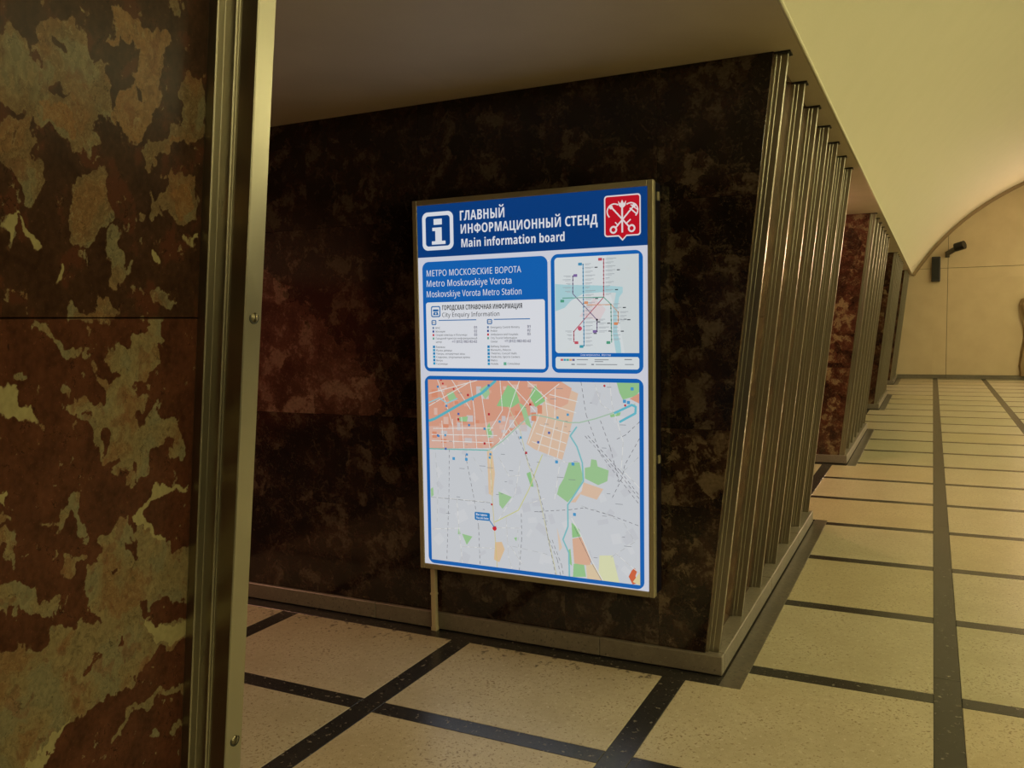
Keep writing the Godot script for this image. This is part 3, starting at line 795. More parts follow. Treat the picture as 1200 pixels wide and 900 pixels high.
func screw_mesh() -> ArrayMesh:       # a domed slotted screw head facing +x
	var st := new_st()
	var rings := [[0.0042, 0.0], [0.0040, 0.0008], [0.0030, 0.0016], [0.0014, 0.0020]]
	for k in 3:
		for i in 14:
			var q := []
			for w in [[k, i], [k, i + 1], [k + 1, i + 1], [k + 1, i]]:
				var a: float = TAU * w[1] / 14.0
				var y: float = rings[w[0]][0] * cos(a); var z: float = rings[w[0]][0] * sin(a)
				var x: float = rings[w[0]][1] if absf(y) > 0.0006 else rings[w[0]][1] * 0.4
				q.append(Vector3(x, y, z))
			quad(st, q[0], q[1], q[2], q[3], Vector3(0.3, 0, 0) + Vector3(0, q[0].y, q[0].z) * 100.0)
	for s in [-1.0, 1.0]:
		quad(st, Vector3(0.0020, s * 0.0006, -0.0013), Vector3(0.0020, s * 0.0006, 0.0013), Vector3(0.0021, s * 0.0014, 0.0008), Vector3(0.0021, s * 0.0014, -0.0008), Vector3.RIGHT)
		quad(st, Vector3(0.0020, s * 0.0006, -0.004), Vector3(0.0020, s * 0.0006, 0.004), Vector3(0.0003, s * 0.0006, 0.004), Vector3(0.0003, s * 0.0006, -0.004), Vector3(0, -s, 0))
	return commit(st)

# ---------------------------------------------------------------- the information board
const PX := 1.0       # print texels per millimetre
func rrect(img: Image, x0: float, y0: float, x1: float, y1: float, r: float, col: Color):
	var p := PackedVector2Array()
	for k in [[x1 - r, y0 + r, -PI / 2], [x1 - r, y1 - r, 0.0], [x0 + r, y1 - r, PI / 2], [x0 + r, y0 + r, PI]]:
		for i in 9: p.append(Vector2(k[0], k[1]) + Vector2.from_angle(k[2] + PI / 2 * i / 8.0) * r)
	fill_poly(img, p, col)
func disc(img: Image, c: Vector2, r: float, col: Color):
	var p := PackedVector2Array()
	for i in 20: p.append(c + Vector2.from_angle(TAU * i / 20.0) * r)
	fill_poly(img, p, col)
func seg(img: Image, a: Vector2, b: Vector2, w: float, col: Color):
	var d := (b - a).normalized(); var n := d.orthogonal() * w * 0.5
	fill_poly(img, PackedVector2Array([a + n, b + n, b - n, a - n]), col)
func path(img: Image, flat: Array, w: float, col: Color, dash := 0.0, gap := 0.0):
	var p := flat_pts(flat)
	for i in p.size() - 1:
		if dash <= 0.0:
			seg(img, p[i], p[i + 1], w, col)
			if i and w > 4: disc(img, p[i], w * 0.5, col)
		else:
			var l := p[i].distance_to(p[i + 1]); var d := 0.0
			while d < l:
				seg(img, p[i].lerp(p[i + 1], d / l), p[i].lerp(p[i + 1], minf(d + dash, l) / l), w, col); d += dash + gap
func area_poly(img: Image, flat: Array, col: Color): fill_poly(img, flat_pts(flat), col)

func draw_print() -> ImageTexture:
	var img := Image.create_empty(1200, 1800, false, Image.FORMAT_RGB8)
	var white := Color(0.96, 0.97, 1.0); var blue := Color(0.10, 0.43, 0.78); var navy := Color(0.05, 0.27, 0.55)
	img.fill(Color(0.90, 0.91, 0.97))
	img.fill_rect(Rect2i(0, 0, 1200, 273), navy)
	# the i in its frame
	rrect(img, 54, 60, 226, 241, 30, white); rrect(img, 73, 79, 207, 222, 16, navy)
	img.fill_rect(Rect2i(118, 93, 46, 28), white); img.fill_rect(Rect2i(110, 134, 52, 16), white); img.fill_rect(Rect2i(126, 134, 36, 66), white); img.fill_rect(Rect2i(106, 198, 76, 16), white)
	draw_crest(img)
	# panels
	rrect(img, 49, 295, 709, 822, 34, blue); rrect(img, 65, 489, 694, 805, 12, white)
	rrect(img, 725, 291, 1153, 821, 34, blue); rrect(img, 743, 307, 1135, 732, 16, Color(0.93, 0.96, 0.97)); rrect(img, 743, 748, 1135, 803, 12, Color(0.93, 0.96, 0.97))
	rrect(img, 48, 843, 1153, 1769, 34, blue); rrect(img, 66, 861, 1134, 1751, 16, Color(0.88, 0.895, 0.92))
	draw_enquiry(img); draw_metro(img, blue); draw_city(img)
	return ImageTexture.create_from_image(img)

func draw_crest(img: Image):
	var red := Color(0.83, 0.10, 0.17); var white := Color(0.98, 0.93, 0.93)
	rrect(img, 980, 53, 1145, 230, 14, white); area_poly(img, [1040, 225, 1086, 225, 1063, 250], white)
	rrect(img, 986, 59, 1139, 224, 10, red); area_poly(img, [1044, 222, 1082, 222, 1063, 241], red)
	# sceptre upright, two anchors crossed behind it
	path(img, [1062, 100, 1062, 214], 8, white)
	area_poly(img, [1044, 78, 1054, 90, 1062, 74, 1070, 90, 1080, 78, 1078, 98, 1068, 108, 1056, 108, 1046, 98], white)
	path(img, [1010, 100, 1098, 196], 7, white); path(img, [1118, 100, 1028, 196], 7, white)
	for s in [[1012.0, 104.0, 1.0], [1114.0, 104.0, -1.0]]:
		var prev := Vector2.ZERO
		for i in 13:
			var a: float = -PI * 0.5 + s[2] * (-1.65 + 3.0 * i / 12.0) - s[2] * 0.75
			var p := Vector2(s[0] + s[2] * 14.0, s[1] + 18.0) + Vector2.from_angle(a) * 32.0
			if i: seg(img, prev, p, 6, white)
			prev = p
		disc(img, Vector2(s[0], s[1]), 8, white)
	path(img, [1096, 112, 1128, 140], 6, white); path(img, [1100, 98, 1132, 122], 5, white)
	for c in [Vector2(1022, 200), Vector2(1104, 198)]:
		disc(img, c, 17, white); disc(img, c, 9, red)
	path(img, [1078, 178, 1100, 160], 6, white); path(img, [1030, 168, 1044, 184], 5, white)

func draw_enquiry(img: Image):
	var blue := Color(0.16, 0.45, 0.72); var white := Color(0.96, 0.97, 1.0)
	rrect(img, 93, 507, 145, 560, 9, blue); rrect(img, 98, 512, 140, 555, 6, white)
	rrect(img, 103, 523, 135, 533, 5, blue); area_poly(img, [108, 536, 130, 536, 134, 550, 104, 550], blue); disc(img, Vector2(119, 543), 4, white)
	img.fill_rect(Rect2i(134, 574, 206, 4), blue); img.fill_rect(Rect2i(433, 574, 186, 4), blue)
	for x in [94, 397]:
		rrect(img, x, 574, x + 27, 598, 6, blue); rrect(img, x + 4, 578, x + 23, 594, 4, white)
	for k in [[99, 0], [397, 0]]:
		var x: int = k[0]
		for i in 4: img.fill_rect(Rect2i(x, 607 + i * 17, 9, 10), [Color(0.45, 0.55, 0.7), Color(0.1, 0.25, 0.6), Color(0.85, 0.2, 0.25), Color(0.45, 0.7, 0.62)][i])
		for i in 6: img.fill_rect(Rect2i(x, 697 + i * 16, 12, 12), Color(0.25, 0.66, 0.85) if i % 2 else Color(0.15, 0.55, 0.80))
	img.fill_rect(Rect2i(481, 775, 14, 14), Color(0.45, 0.75, 0.62))

func draw_metro(img: Image, blue: Color):
	var water := Color(0.74, 0.90, 0.93); var grey := Color(0.66, 0.69, 0.72)
	area_poly(img, [990, 307, 1135, 307, 1135, 732, 1070, 732, 1040, 560, 1000, 470], Color(0.90, 0.93, 0.94))
	area_poly(img, [745, 423, 790, 428, 906, 434, 1010, 440, 1062, 446, 1062, 470, 1046, 490, 1035, 556, 1036, 640, 1050, 690, 1054, 732, 1030, 732, 1016, 650, 1018, 540, 1032, 470, 960, 466, 880, 470, 800, 468, 745, 480], water)
	area_poly(img, [745, 460, 880, 470, 820, 500, 790, 530, 745, 545], water)
	area_poly(img, [930, 490, 985, 540, 955, 590, 860, 570], Color(0.95, 0.90, 0.91))
	var rng := RandomNumberGenerator.new(); rng.seed = 21
	var lines := [
		[[976, 323, 975, 488, 881, 586, 833, 636, 833, 684], Color(0.78, 0.36, 0.42)],
		[[880, 342, 881, 702], Color(0.30, 0.62, 0.80)],
		[[831, 392, 830, 469, 943, 586, 943, 637], Color(0.50, 0.44, 0.58)],
		[[780, 487, 975, 488, 1008, 520, 1010, 686], Color(0.42, 0.68, 0.60)],
		[[895, 520, 1010, 521, 1041, 555, 1041, 604], Color(0.90, 0.66, 0.50)]]
	for l in lines: path(img, l[0], 3.5, l[1])
	for l in lines:
		var p := flat_pts(l[0])
		for i in p.size() - 1:
			var d := p[i].distance_to(p[i + 1])
			if absf(p[i].x - p[i + 1].x) > 12 and absf(p[i].y - p[i + 1].y) > 12: continue
			if absf(p[i].y - p[i + 1].y) < 12: continue
			for k in range(0, int(d / 17.0) + 1):
				var c := p[i].lerp(p[i + 1], minf(k * 17.0 / d, 1.0))
				disc(img, c, 3.2, l[1] * 0.8)
				var right: bool = c.x > 845
				var w := rng.randf_range(18, 50)
				img.fill_rect(Rect2i(int(c.x + 9 if right else c.x - 9 - w), int(c.y - 3), int(w), 2), grey)
				img.fill_rect(Rect2i(int(c.x + 9 if right else c.x - 9 - w * 0.7), int(c.y + 2), int(w * 0.7), 2), grey.lightened(0.3))
				if rng.randf() < 0.22 and right: img.fill_rect(Rect2i(int(c.x + 14 + w), int(c.y - 3), 14, 4), Color(0.2, 0.22, 0.26))
	for b in [[960, 323, Color(0.82, 0.36, 0.42)], [866, 340, Color(0.30, 0.62, 0.80)], [843, 389, Color(0.55, 0.45, 0.70)], [779, 500, Color(0.35, 0.68, 0.55)], [893, 510, Color(0.93, 0.65, 0.48)], [1030, 604, Color(0.93, 0.60, 0.42)], [995, 686, Color(0.35, 0.68, 0.55)], [932, 637, Color(0.55, 0.45, 0.70)], [869, 703, Color(0.30, 0.68, 0.76)], [845, 686, Color(0.85, 0.36, 0.42)]]:
		rrect(img, b[0] - 9, b[1] - 6, b[0] + 9, b[1] + 6, 3, b[2])
	disc(img, Vector2(862, 623), 10, Color(0.87, 0.36, 0.46)); disc(img, Vector2(943, 586), 5, Color(0.2, 0.18, 0.22))
	img.fill_rect(Rect2i(744, 732, 391, 17), blue)
	for i in 5: img.fill_rect(Rect2i(768 + 14 * i, 758, 12, 9), [Color(0.87, 0.42, 0.46), Color(0.35, 0.68, 0.82), Color(0.35, 0.72, 0.66), Color(0.93, 0.70, 0.50), Color(0.5, 0.45, 0.62)][i])
	for r in [[845, 760, 54, 3], [930, 760, 66, 3], [930, 768, 40, 3], [845, 781, 46, 3], [935, 781, 100, 3], [1068, 758, 34, 4], [1070, 780, 40, 3], [820, 780, 16, 5], [915, 780, 12, 5]]: img.fill_rect(Rect2i(r[0], r[1], r[2], r[3]), Color(0.55, 0.57, 0.6))

func draw_city(img: Image):
	var rng := RandomNumberGenerator.new(); rng.seed = 77
	var coral := Color(0.93, 0.68, 0.58); var tan := Color(0.95, 0.82, 0.72); var green := Color(0.62, 0.85, 0.58); var water := Color(0.42, 0.78, 0.84)
	var street := Color(0.97, 0.97, 0.96); var grey := Color(0.62, 0.64, 0.66); var rail := Color(0.38, 0.38, 0.40)
	var clip := Image.create_empty(1200, 1800, false, Image.FORMAT_RGB8)
	clip.fill(Color(0.88, 0.895, 0.92))
	for i in 70:      # industrial blocks, slightly darker
		var c := Vector2(rng.randf_range(90, 1110), rng.randf_range(880, 1730)); var s := Vector2(rng.randf_range(14, 60), rng.randf_range(14, 60))
		var a := rng.randf_range(0, 1.5)
		fill_poly(clip, PackedVector2Array([c + Vector2(-s.x, -s.y).rotated(a) * 0.5, c + Vector2(s.x, -s.y).rotated(a) * 0.5, c + Vector2(s.x, s.y).rotated(a) * 0.5, c + Vector2(-s.x, s.y).rotated(a) * 0.5]), Color(0.855, 0.87, 0.895) if i % 2 else Color(0.905, 0.915, 0.935))
	area_poly(clip, [66, 861, 770, 861, 700, 930, 614, 1016, 411, 1180, 66, 1200], coral)
	area_poly(clip, [66, 1090, 330, 1075, 540, 1020, 470, 1130, 400, 1180, 66, 1196], Color(0.94, 0.76, 0.69))
	area_poly(clip, [640, 1020, 700, 930, 770, 861, 820, 900, 851, 913, 804, 1106, 770, 1216, 632, 1175, 592, 1152], tan)
	area_poly(clip, [690, 935, 770, 861, 820, 890, 800, 960, 740, 990], Color(0.95, 0.74, 0.64))
	for i in 60:      # city blocks of differing tone
		var c := Vector2(rng.randf_range(75, 660), rng.randf_range(865, 1150))
		if c.y > 1190 - (c.x - 400) * 0.72 and c.x > 400: continue
		var s := Vector2(rng.randf_range(16, 48), rng.randf_range(14, 40))
		clip.fill_rect(Rect2i(int(c.x), int(c.y), int(s.x), int(s.y)), [Color(0.93, 0.62, 0.50), Color(0.95, 0.73, 0.64), Color(0.95, 0.80, 0.74), Color(0.88, 0.84, 0.84)][i % 4])
	for g in [[350, 905, 395, 880, 405, 925, 380, 950], [440, 980, 500, 880, 540, 900, 560, 960, 520, 985], [170, 930, 205, 915, 225, 950, 185, 965], [555, 960, 590, 980, 620, 1080, 590, 1060], [640, 880, 690, 950, 640, 980, 610, 930], [380, 1090, 400, 1060, 415, 1120, 390, 1135], [235, 1040, 285, 1035, 280, 1060, 240, 1060],
		[802, 1226, 854, 1223, 872, 1294, 840, 1357, 794, 1409, 742, 1376, 752, 1340, 776, 1301], [879, 1246, 905, 1240, 910, 1205, 935, 1208, 940, 1236, 992, 1251, 985, 1299, 942, 1320, 879, 1294], [443, 1386, 512, 1406, 462, 1467, 446, 1449], [240, 1607, 297, 1615, 265, 1659], [222, 1572, 232, 1610, 217, 1611], [1032, 861, 1134, 861, 1134, 900, 1116, 918, 1060, 935, 1044, 905], [820, 1690, 870, 1682, 880, 1743, 816, 1751], [812, 1500, 850, 1530, 855, 1560, 815, 1570], [590, 1290, 610, 1280, 625, 1350, 612, 1350], [1000, 1003, 1050, 990, 1045, 1005, 1003, 1015], [68, 1400, 82, 1390, 84, 1430, 70, 1440], [795, 1630, 805, 1620, 812, 1700, 798, 1690], [520, 1600, 535, 1595, 532, 1615]]:
		area_poly(clip, g, green.lerp(Color(0.70, 0.86, 0.66), rng.randf()))
	area_poly(clip, [872, 1312, 966, 1336, 935, 1386, 859, 1368], tan); area_poly(clip, [872, 1343, 833, 1406, 807, 1408], tan); area_poly(clip, [1090, 930, 1134, 905, 1134, 950], coral)
	area_poly(clip, [815, 1575, 858, 1562, 905, 1660, 900, 1690, 823, 1688], Color(0.94, 0.76, 0.65)); area_poly(clip, [945, 1638, 1008, 1631, 1038, 1751, 960, 1751, 940, 1722], Color(0.94, 0.95, 0.78)); area_poly(clip, [880, 1690, 920, 1680, 960, 1751, 885, 1751], Color(0.95, 0.86, 0.72))
	area_poly(clip, [1081, 1718, 1095, 1690, 1108, 1676, 1120, 1690, 1112, 1712, 1123, 1743, 1099, 1751], Color(0.90, 0.45, 0.30)); area_poly(clip, [1100, 1740, 1134, 1690, 1134, 1751], Color(0.95, 0.90, 0.70))
	area_poly(clip, [385, 1195, 412, 1195, 425, 1300, 412, 1410, 390, 1400], Color(0.96, 0.84, 0.70)); area_poly(clip, [420, 1630, 455, 1625, 470, 1660, 440, 1725, 412, 1715], Color(0.95, 0.82, 0.66)); area_poly(clip, [740, 1530, 765, 1620, 750, 1640], Color(0.95, 0.86, 0.78))
	# streets of the old town
	for k in [[70, 930, 340, 861], [70, 990, 300, 870], [120, 861, 160, 960, 200, 1080], [200, 861, 300, 1000], [300, 861, 320, 1000, 330, 1185], [420, 1190, 640, 900], [360, 920, 400, 1180], [460, 861, 470, 1000, 400, 1100], [560, 861, 520, 960, 470, 1120], [500, 861, 640, 1000], [600, 861, 700, 940], [90, 1100, 420, 1085], [80, 1130, 440, 1120], [80, 1160, 420, 1155], [140, 1060, 145, 1190], [200, 1050, 205, 1190], [250, 1040, 260, 1190], [640, 960, 760, 870], [690, 930, 700, 1020], [740, 890, 735, 1030], [660, 1010, 600, 1150], [700, 1025, 650, 1180], [740, 1035, 700, 1200], [780, 1040, 745, 1210], [660, 1060, 800, 1095], [640, 1100, 790, 1140], [620, 1140, 780, 1180], [690, 960, 840, 1000], [710, 920, 850, 950], [475, 1110, 500, 1140], [500, 1085, 525, 1115], [525, 1060, 550, 1090], [450, 1130, 475, 1160]]:
		path(clip, k, 3.5, street)
	# streets of the rest
	for k in [[397, 1193, 402, 1300, 409, 1427, 416, 1541, 429, 1751], [560, 1230, 530, 1390, 440, 1520], [445, 1220, 500, 1310, 560, 1300], [66, 1440, 400, 1440], [215, 1440, 225, 1600, 240, 1751], [66, 1600, 230, 1580], [240, 1670, 420, 1660], [480, 1500, 490, 1700, 510, 1751], [540, 1560, 545, 1700], [510, 1640, 690, 1660], [430, 1560, 560, 1550], [860, 1420, 960, 1440, 1060, 1480, 1110, 1560, 1000, 1640], [1000, 861, 1010, 960, 1060, 1120, 1050, 1240, 1134, 1320], [930, 870, 960, 960, 1030, 1000], [1060, 1250, 1134, 1180], [760, 1220, 730, 1400], [690, 1200, 800, 1230], [1020, 1620, 1134, 1700], [600, 1430, 680, 1400], [100, 1220, 110, 1400, 100, 1560], [310, 1230, 380, 1330], [500, 1640, 560, 1720]]:
		path(clip, k, 3.0, street if rng.randf() < 0.6 else Color(0.90, 0.91, 0.92)); path(clip, k, 1.0, grey, rng.randf_range(14, 40), rng.randf_range(10, 40))
	path(clip, [812, 1480, 860, 1560, 905, 1660, 960, 1751], 4, street); path(clip, [826, 1520, 905, 1672, 955, 1751], 1.5, rail)
	path(clip, [404, 1200, 409, 1427, 416, 1541, 429, 1751], 3.0, Color(0.90, 0.84, 0.55)); path(clip, [419, 1534, 545, 1466, 602, 1362, 644, 1260, 672, 1197], 4.0, Color(0.88, 0.88, 0.58)); path(clip, [500, 980, 560, 1090, 600, 1250, 640, 1330, 690, 1560, 735, 1751], 3.5, Color(0.88, 0.87, 0.70))
	path(clip, [70, 1440, 400, 1443], 2, grey, 30, 8)
	# railways
	for k in [[538, 1093, 591, 1214, 643, 1334, 681, 1480, 693, 1578, 730, 1751], [179, 1198, 170, 1445, 151, 1751], [267, 1219, 306, 1409, 332, 1562, 336, 1751], [865, 861, 888, 1007, 955, 1182, 1134, 1395], [881, 1102, 1029, 1248, 1134, 1370], [895, 1100, 1045, 1250, 1134, 1355], [627, 1466, 800, 1443, 877, 1427, 1003, 1452, 1134, 1488], [1134, 1102, 1066, 1223, 1053, 1282, 1003, 1381], [700, 1590, 740, 1680, 755, 1751], [715, 1590, 760, 1700, 770, 1751], [560, 1480, 560, 1600, 545, 1751], [1134, 1030, 1070, 1090, 1030, 1110], [955, 1030, 1000, 1150, 1040, 1300]]:
		path(clip, k, 1.8, rail, 16, 12)
	for i in 46:        # street names too small to read
		var c := Vector2(rng.randf_range(90, 1080), rng.randf_range(880, 1720))
		clip.fill_rect(Rect2i(int(c.x), int(c.y), rng.randi_range(10, 34), 2), Color(0.55, 0.57, 0.60))
	# water over all
	path(clip, [66, 1064, 101, 1052, 258, 970, 360, 923, 438, 861], 13, water); path(clip, [66, 975, 130, 950, 170, 975, 230, 950], 6, Color(0.66, 0.86, 0.90))
	path(clip, [66, 1200, 397, 1191, 468, 1145, 607, 1022, 634, 1015, 700, 1025, 805, 1045, 856, 1043, 932, 1023, 1006, 997, 1116, 953], 5, Color(0.72, 0.84, 0.74)); path(clip, [66, 1201, 390, 1192], 5, Color(0.50, 0.80, 0.78))
	path(clip, [1043, 1034, 1116, 993, 1118, 965, 1100, 957, 1019, 996], 10, Color(0.45, 0.80, 0.88))
	path(clip, [843, 1062, 810, 1105, 842, 1152, 867, 1223, 872, 1306, 813, 1395, 794, 1421, 795, 1519, 769, 1583, 797, 1641, 799, 1751], 7, Color(0.55, 0.82, 0.85))
	# signs: stations, museums, dots
	for i in 26:
		var c := Vector2(rng.randf_range(80, 830), rng.randf_range(870, 1230))
		rrect(clip, c.x, c.y, c.x + 11, c.y + 11, 2, [Color(0.35, 0.68, 0.88), Color(0.30, 0.60, 0.85), Color(0.78, 0.22, 0.26), Color(0.35, 0.45, 0.75)][i % 4])
	for c in [[1095, 880], [1060, 935], [1078, 940], [815, 1225], [820, 1455], [735, 1220], [195, 1235], [265, 1235]]: rrect(clip, c[0], c[1], c[0] + 14, c[1] + 14, 3, Color(0.33, 0.66, 0.88))
	for c in [[975, 876], [1070, 960], [150, 880], [210, 905], [405, 1450], [140, 862]]: disc(clip, Vector2(c[0], c[1]), 5, Color(0.82, 0.22, 0.26))
	disc(clip, Vector2(418, 1564), 11, Color(0.88, 0.20, 0.24)); seg(clip, Vector2(392, 1528), Vector2(416, 1558), 4, Color(0.16, 0.50, 0.78))
	rrect(clip, 312, 1493, 394, 1531, 6, Color(0.16, 0.52, 0.80))
	img.blit_rect(clip, Rect2i(66, 861, 1068, 890), Vector2i(66, 861))

func label_text(parent: Node3D, s: String, x: float, base: float, width: float, cap: float, bold: bool, material: Material):
	# lettering x millimetres from the left and base millimetres from the top of the board
	var tm := TextMesh.new()
	var font := SystemFont.new(); font.font_names = PackedStringArray(["Droid Sans"]); font.font_weight = 700 if bold else 400
	tm.font = font; tm.text = s; tm.font_size = 64; tm.pixel_size = 0.01; tm.depth = 0.0; tm.curve_step = 4.0 if cap < 15 else 1.5
	tm.horizontal_alignment = HORIZONTAL_ALIGNMENT_LEFT; tm.vertical_alignment = VERTICAL_ALIGNMENT_TOP
	var bb := tm.get_aabb()
	var capital := 0.64 * 0.714
	var sx := width / 1000.0 / maxf(bb.size.x, 0.001); var sy := cap / 1000.0 / capital
	var ascent := font.get_ascent(64) * 0.01
	var o := put("lettering", tm, material, parent)
	o.scale = Vector3(sx, sy, 1.0)
	o.position = Vector3(x / 1000.0 - bb.position.x * sx, -base / 1000.0 + ascent * sy, 0.0006)

func build_board():
	var t := thing("information_board", "backlit information board with blue header, metro plan and city map in silver frame", "board", BOARD)
	var w := 1.2; var h := 1.8; var d := 0.118; var fr := 0.026
	put("case", box_mesh(Vector3(0.004, -h + 0.004, -d), Vector3(w - 0.004, -0.004, -0.012), 0.003), M.case, t)
	# frame of four mitred profiles
	for k in [[Vector3(0, -h, -0.03), Vector3(fr, 0, 0.004)], [Vector3(w - fr, -h, -0.03), Vector3(w, 0, 0.004)]]:
		put("frame_profile", box_mesh(k[0], k[1], 0.003), M.frame, t)
	for k in [[Vector3(fr, -fr, -0.03), Vector3(w - fr, 0, 0.004)], [Vector3(fr, -h, -0.03), Vector3(w - fr, -h + fr, 0.004)]]:
		put("frame_profile", box_mesh(k[0], k[1], 0.003), M.frame, t)
	for y in [-0.062, -1.2]:
		put("latch", box_mesh(Vector3(w - 0.004, y - 0.018, -0.085), Vector3(w + 0.003, y + 0.018, -0.06), 0.001), M.frame, t)
	put("hinge", box_mesh(Vector3(-0.018, -0.15, -0.06), Vector3(0.004, -0.10, -0.04), 0.002), M.frame, t)
	var st := new_st()
	quad(st, Vector3(fr, -h + fr, 0), Vector3(w - fr, -h + fr, 0), Vector3(w - fr, -fr, 0), Vector3(fr, -fr, 0), Vector3(0, 0, 1),
		[Vector2(fr / w, 1 - fr / h), Vector2(1 - fr / w, 1 - fr / h), Vector2(1 - fr / w, fr / h), Vector2(fr / w, fr / h)])
	var m := plain("lit_print", Color(0.28, 0.28, 0.28), 0.25)
	var tex := draw_print()
	m.albedo_texture = tex; m.emission_enabled = true; m.emission = Color.BLACK; m.emission_texture = tex; m.emission_energy_multiplier = PRINT_GLOW
	var p := put("lit_print", commit(st), m, t)
	var wt := glow("lit_white_letters", Color(0.96, 0.97, 1.0), PRINT_GLOW); wt.albedo_color = Color(0.28, 0.28, 0.28)
	var dk := plain("dark_letters", Color(0.16, 0.20, 0.26), 0.4)
	var gy := plain("grey_letters", Color(0.30, 0.34, 0.40), 0.4)
	label_text(p, "ГЛАВНЫЙ", 263, 110, 234, 45, true, wt)
	label_text(p, "ИНФОРМАЦИОННЫЙ СТЕНД", 266, 171, 684, 43, true, wt)
	label_text(p, "Main information board", 268, 235, 526, 39, true, wt)
	label_text(p, "МЕТРО МОСКОВСКИЕ ВОРОТА", 73, 364, 505, 29, false, wt)
	label_text(p, "Metro Moskovskiye Vorota", 72, 414, 456, 30, false, wt)
	label_text(p, "Moskovskiye Vorota Metro Station", 71, 464, 507, 29, false, wt)
	label_text(p, "ГОРОДСКАЯ СПРАВОЧНАЯ ИНФОРМАЦИЯ", 156, 527, 424, 23, true, dk)
	label_text(p, "City Enquiry Information", 155, 560, 308, 20, false, dk)
	label_text(p, "RU", 99, 591, 17, 9, false, gy); label_text(p, "EN", 402, 591, 17, 9, false, gy)
	var rows := [["МЧС", 26, "Emergency Control Ministry", 150], ["Милиция", 52, "Police", 34], ["Скорая помощь и больницы", 172, "Ambulance and Hospitals", 142], ["Городской туристско-информационный", 226, "City Tourist Information", 136], ["центр", 32, "Center", 36]]
	for i in 5:
		label_text(p, rows[i][0], 117, 617 + i * 16.6, rows[i][1], 9, false, gy); label_text(p, rows[i][2], 416, 617 + i * 16.6, rows[i][3], 9, false, gy)
	var num := glow("blue_letters", Color(0.12, 0.30, 0.62), 0.4)
	for i in 3:
		label_text(p, "0%d" % (i + 1), 328, 618 + i * 17.0, 16, 12, true, num); label_text(p, "0%d" % (i + 1), 605, 617 + i * 17.0, 16, 12, true, num)
	label_text(p, "+7 (812) 982-82-62", 207, 684, 136, 12, true, num); label_text(p, "+7 (812) 982-82-62", 488, 683, 134, 12, true, num)
	var low := [["Вокзалы", 50, "Railway Stations", 96], ["Музеи, дворцы", 88, "Museums, Palaces", 104], ["Театры, концертные залы", 158, "Theatres, Concert Halls", 134], ["Стадионы, спортивные арены", 186, "Stadiums, Sports Centers", 150], ["Метро", 36, "Metro", 34], ["Гостиницы", 62, "Hotels", 38]]
	for i in 6:
		label_text(p, low[i][0], 117, 708 + i * 16.2, low[i][1], 9, false, gy); label_text(p, low[i][2], 415, 706 + i * 16.2, low[i][3], 9, false, gy)
	label_text(p, "Consulates", 501, 786, 63, 9, false, gy)
	label_text(p, "Схема метрополитена   Metro map", 864, 744, 142, 8, false, wt)
	label_text(p, "Вы здесь", 320, 1509, 60, 11, true, wt); label_text(p, "You are here", 320, 1525, 66, 10, true, wt)
	var l := AreaLight3D.new(); l.name = "board_light"; l.position = Vector3(w * 0.5, -h * 0.5, 0.012); l.rotation_degrees = Vector3(0, 180, 0)
	l.area_size = Vector2(w - 0.06, h - 0.06); l.light_energy = BOARD_LIGHT; l.light_color = Color(0.86, 0.92, 1.0); l.shadow_enabled = true; l.area_range = 30.0; l.area_attenuation = 2.0
	t.add_child(l)
const PRINT_GLOW := 0.70
const BOARD_LIGHT := 0.04

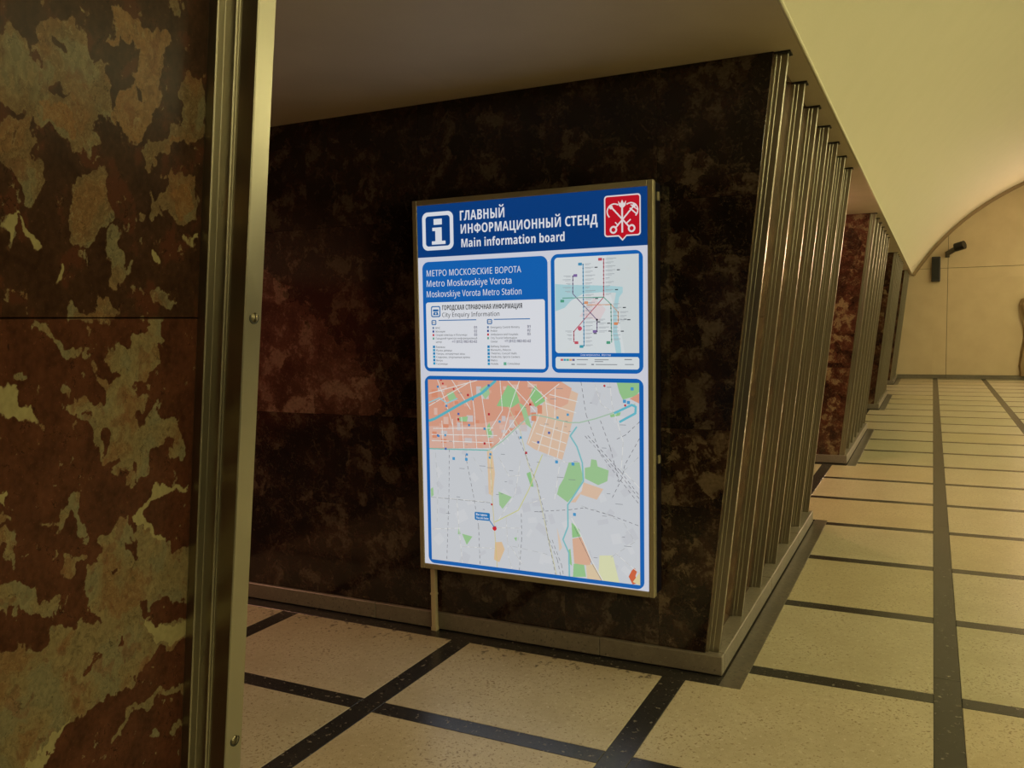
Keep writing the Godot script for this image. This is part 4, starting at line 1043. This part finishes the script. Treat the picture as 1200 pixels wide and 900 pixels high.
# ---------------------------------------------------------------- duct, camera, loudspeaker, relief
func build_end_things():
	var t := thing("cable_duct", "pale narrow cable duct running from the board's lower corner to the floor", "cable duct", Vector3(-2.245, 0.0, -3.615))
	put("channel", box_mesh(Vector3(-0.014, 0.012, -0.016), Vector3(0.014, 0.352, 0.008), 0.003), M.duct, t)
	put("joint_clip", box_mesh(Vector3(-0.017, 0.186, -0.015), Vector3(0.017, 0.196, 0.010), 0.001), M.duct, t)
	put("end_cap", box_mesh(Vector3(-0.016, 0.0, -0.016), Vector3(0.016, 0.022, 0.010), 0.002), M.duct, t)
	# security camera on its arm
	t = thing("security_camera", "small dark security camera on a wall arm above the end wall joint", "camera", Vector3(0.30, 3.08, HALL_END))
	put("wall_plate", box_mesh(Vector3(-0.05, -0.06, 0.0), Vector3(0.05, 0.06, 0.03), 0.006), M.bracket, t)
	var st := new_st(); tube(st, [Vector3(0, 0, 0.02), Vector3(0.02, 0.01, 0.12), Vector3(0.08, 0.05, 0.22), Vector3(0.12, 0.09, 0.24)], 0.025, 10)
	put("arm", commit(st), M.bracket, t)
	st = new_st(); tube(st, [Vector3(-0.02, 0.02, 0.18), Vector3(0.30, 0.20, 0.36)], 0.062, 16)
	var body := put("camera_body", commit(st), M.bracket, t)
	st = new_st(); tube(st, [Vector3(0.17, 0.16, 0.29), Vector3(0.36, 0.21, 0.39)], 0.105, 16)
	put("sun_hood", commit(st), M.dark_plastic, body)
	st = new_st(); tube(st, [Vector3(0.30, 0.14, 0.37), Vector3(0.33, 0.145, 0.39)], 0.045, 14)
	put("lens", commit(st), M.dark_plastic, body)
	# column loudspeaker
	t = thing("wall_loudspeaker", "dark narrow column loudspeaker on the pale end wall beside the security camera", "loudspeaker", Vector3(0.05, 2.43, HALL_END))
	put("cabinet", box_mesh(Vector3(-0.10, 0.0, 0.0), Vector3(0.10, 0.62, 0.12), 0.012), M.speaker, t)
	put("grille", box_mesh(Vector3(-0.075, 0.05, 0.118), Vector3(0.075, 0.57, 0.126), 0.004), M.dark_plastic, t)
	for y in [0.025, 0.595]:
		put("end_plate", box_mesh(Vector3(-0.09, y - 0.02, 0.117), Vector3(0.09, y + 0.02, 0.128), 0.004), M.speaker, t)
	# the edge of a brown relief on the end wall
	t = thing("wall_relief", "brown sculpted relief standing out from the pale end wall", "relief", Vector3(2.33, 0.09, HALL_END))
	put("relief_figure", relief_mesh(), M.relief, t)

func relief_mesh() -> ArrayMesh:
	# a draped upright figure in half relief: rings of a flattened column, widened at the shoulders
	var prof := [[0.0, 0.40], [0.25, 0.42], [0.6, 0.38], [0.95, 0.33], [1.25, 0.36], [1.5, 0.42], [1.72, 0.46], [1.86, 0.40], [1.95, 0.2], [2.02, 0.15], [2.12, 0.17], [2.24, 0.16], [2.33, 0.06]]
	var st := new_st()
	var sides := 20
	var ring := func(k: int) -> Array:
		var out := []
		for i in sides + 1:
			var a := PI * i / sides
			var fold := 1.0 + (0.10 * sin(i * 2.4 + k * 0.7) if k < 8 else 0.0)
			out.append(Vector3(-cos(a) * prof[k][1] * fold, prof[k][0], 0.55 * sin(a) * prof[k][1] * fold))
		return out
	for k in prof.size() - 1:
		var a: Array = ring.call(k); var b: Array = ring.call(k + 1)
		for i in sides: quad(st, a[i], a[i + 1], b[i + 1], b[i], Vector3(a[i].x, 0, a[i].z + 0.02))
	return commit(st)
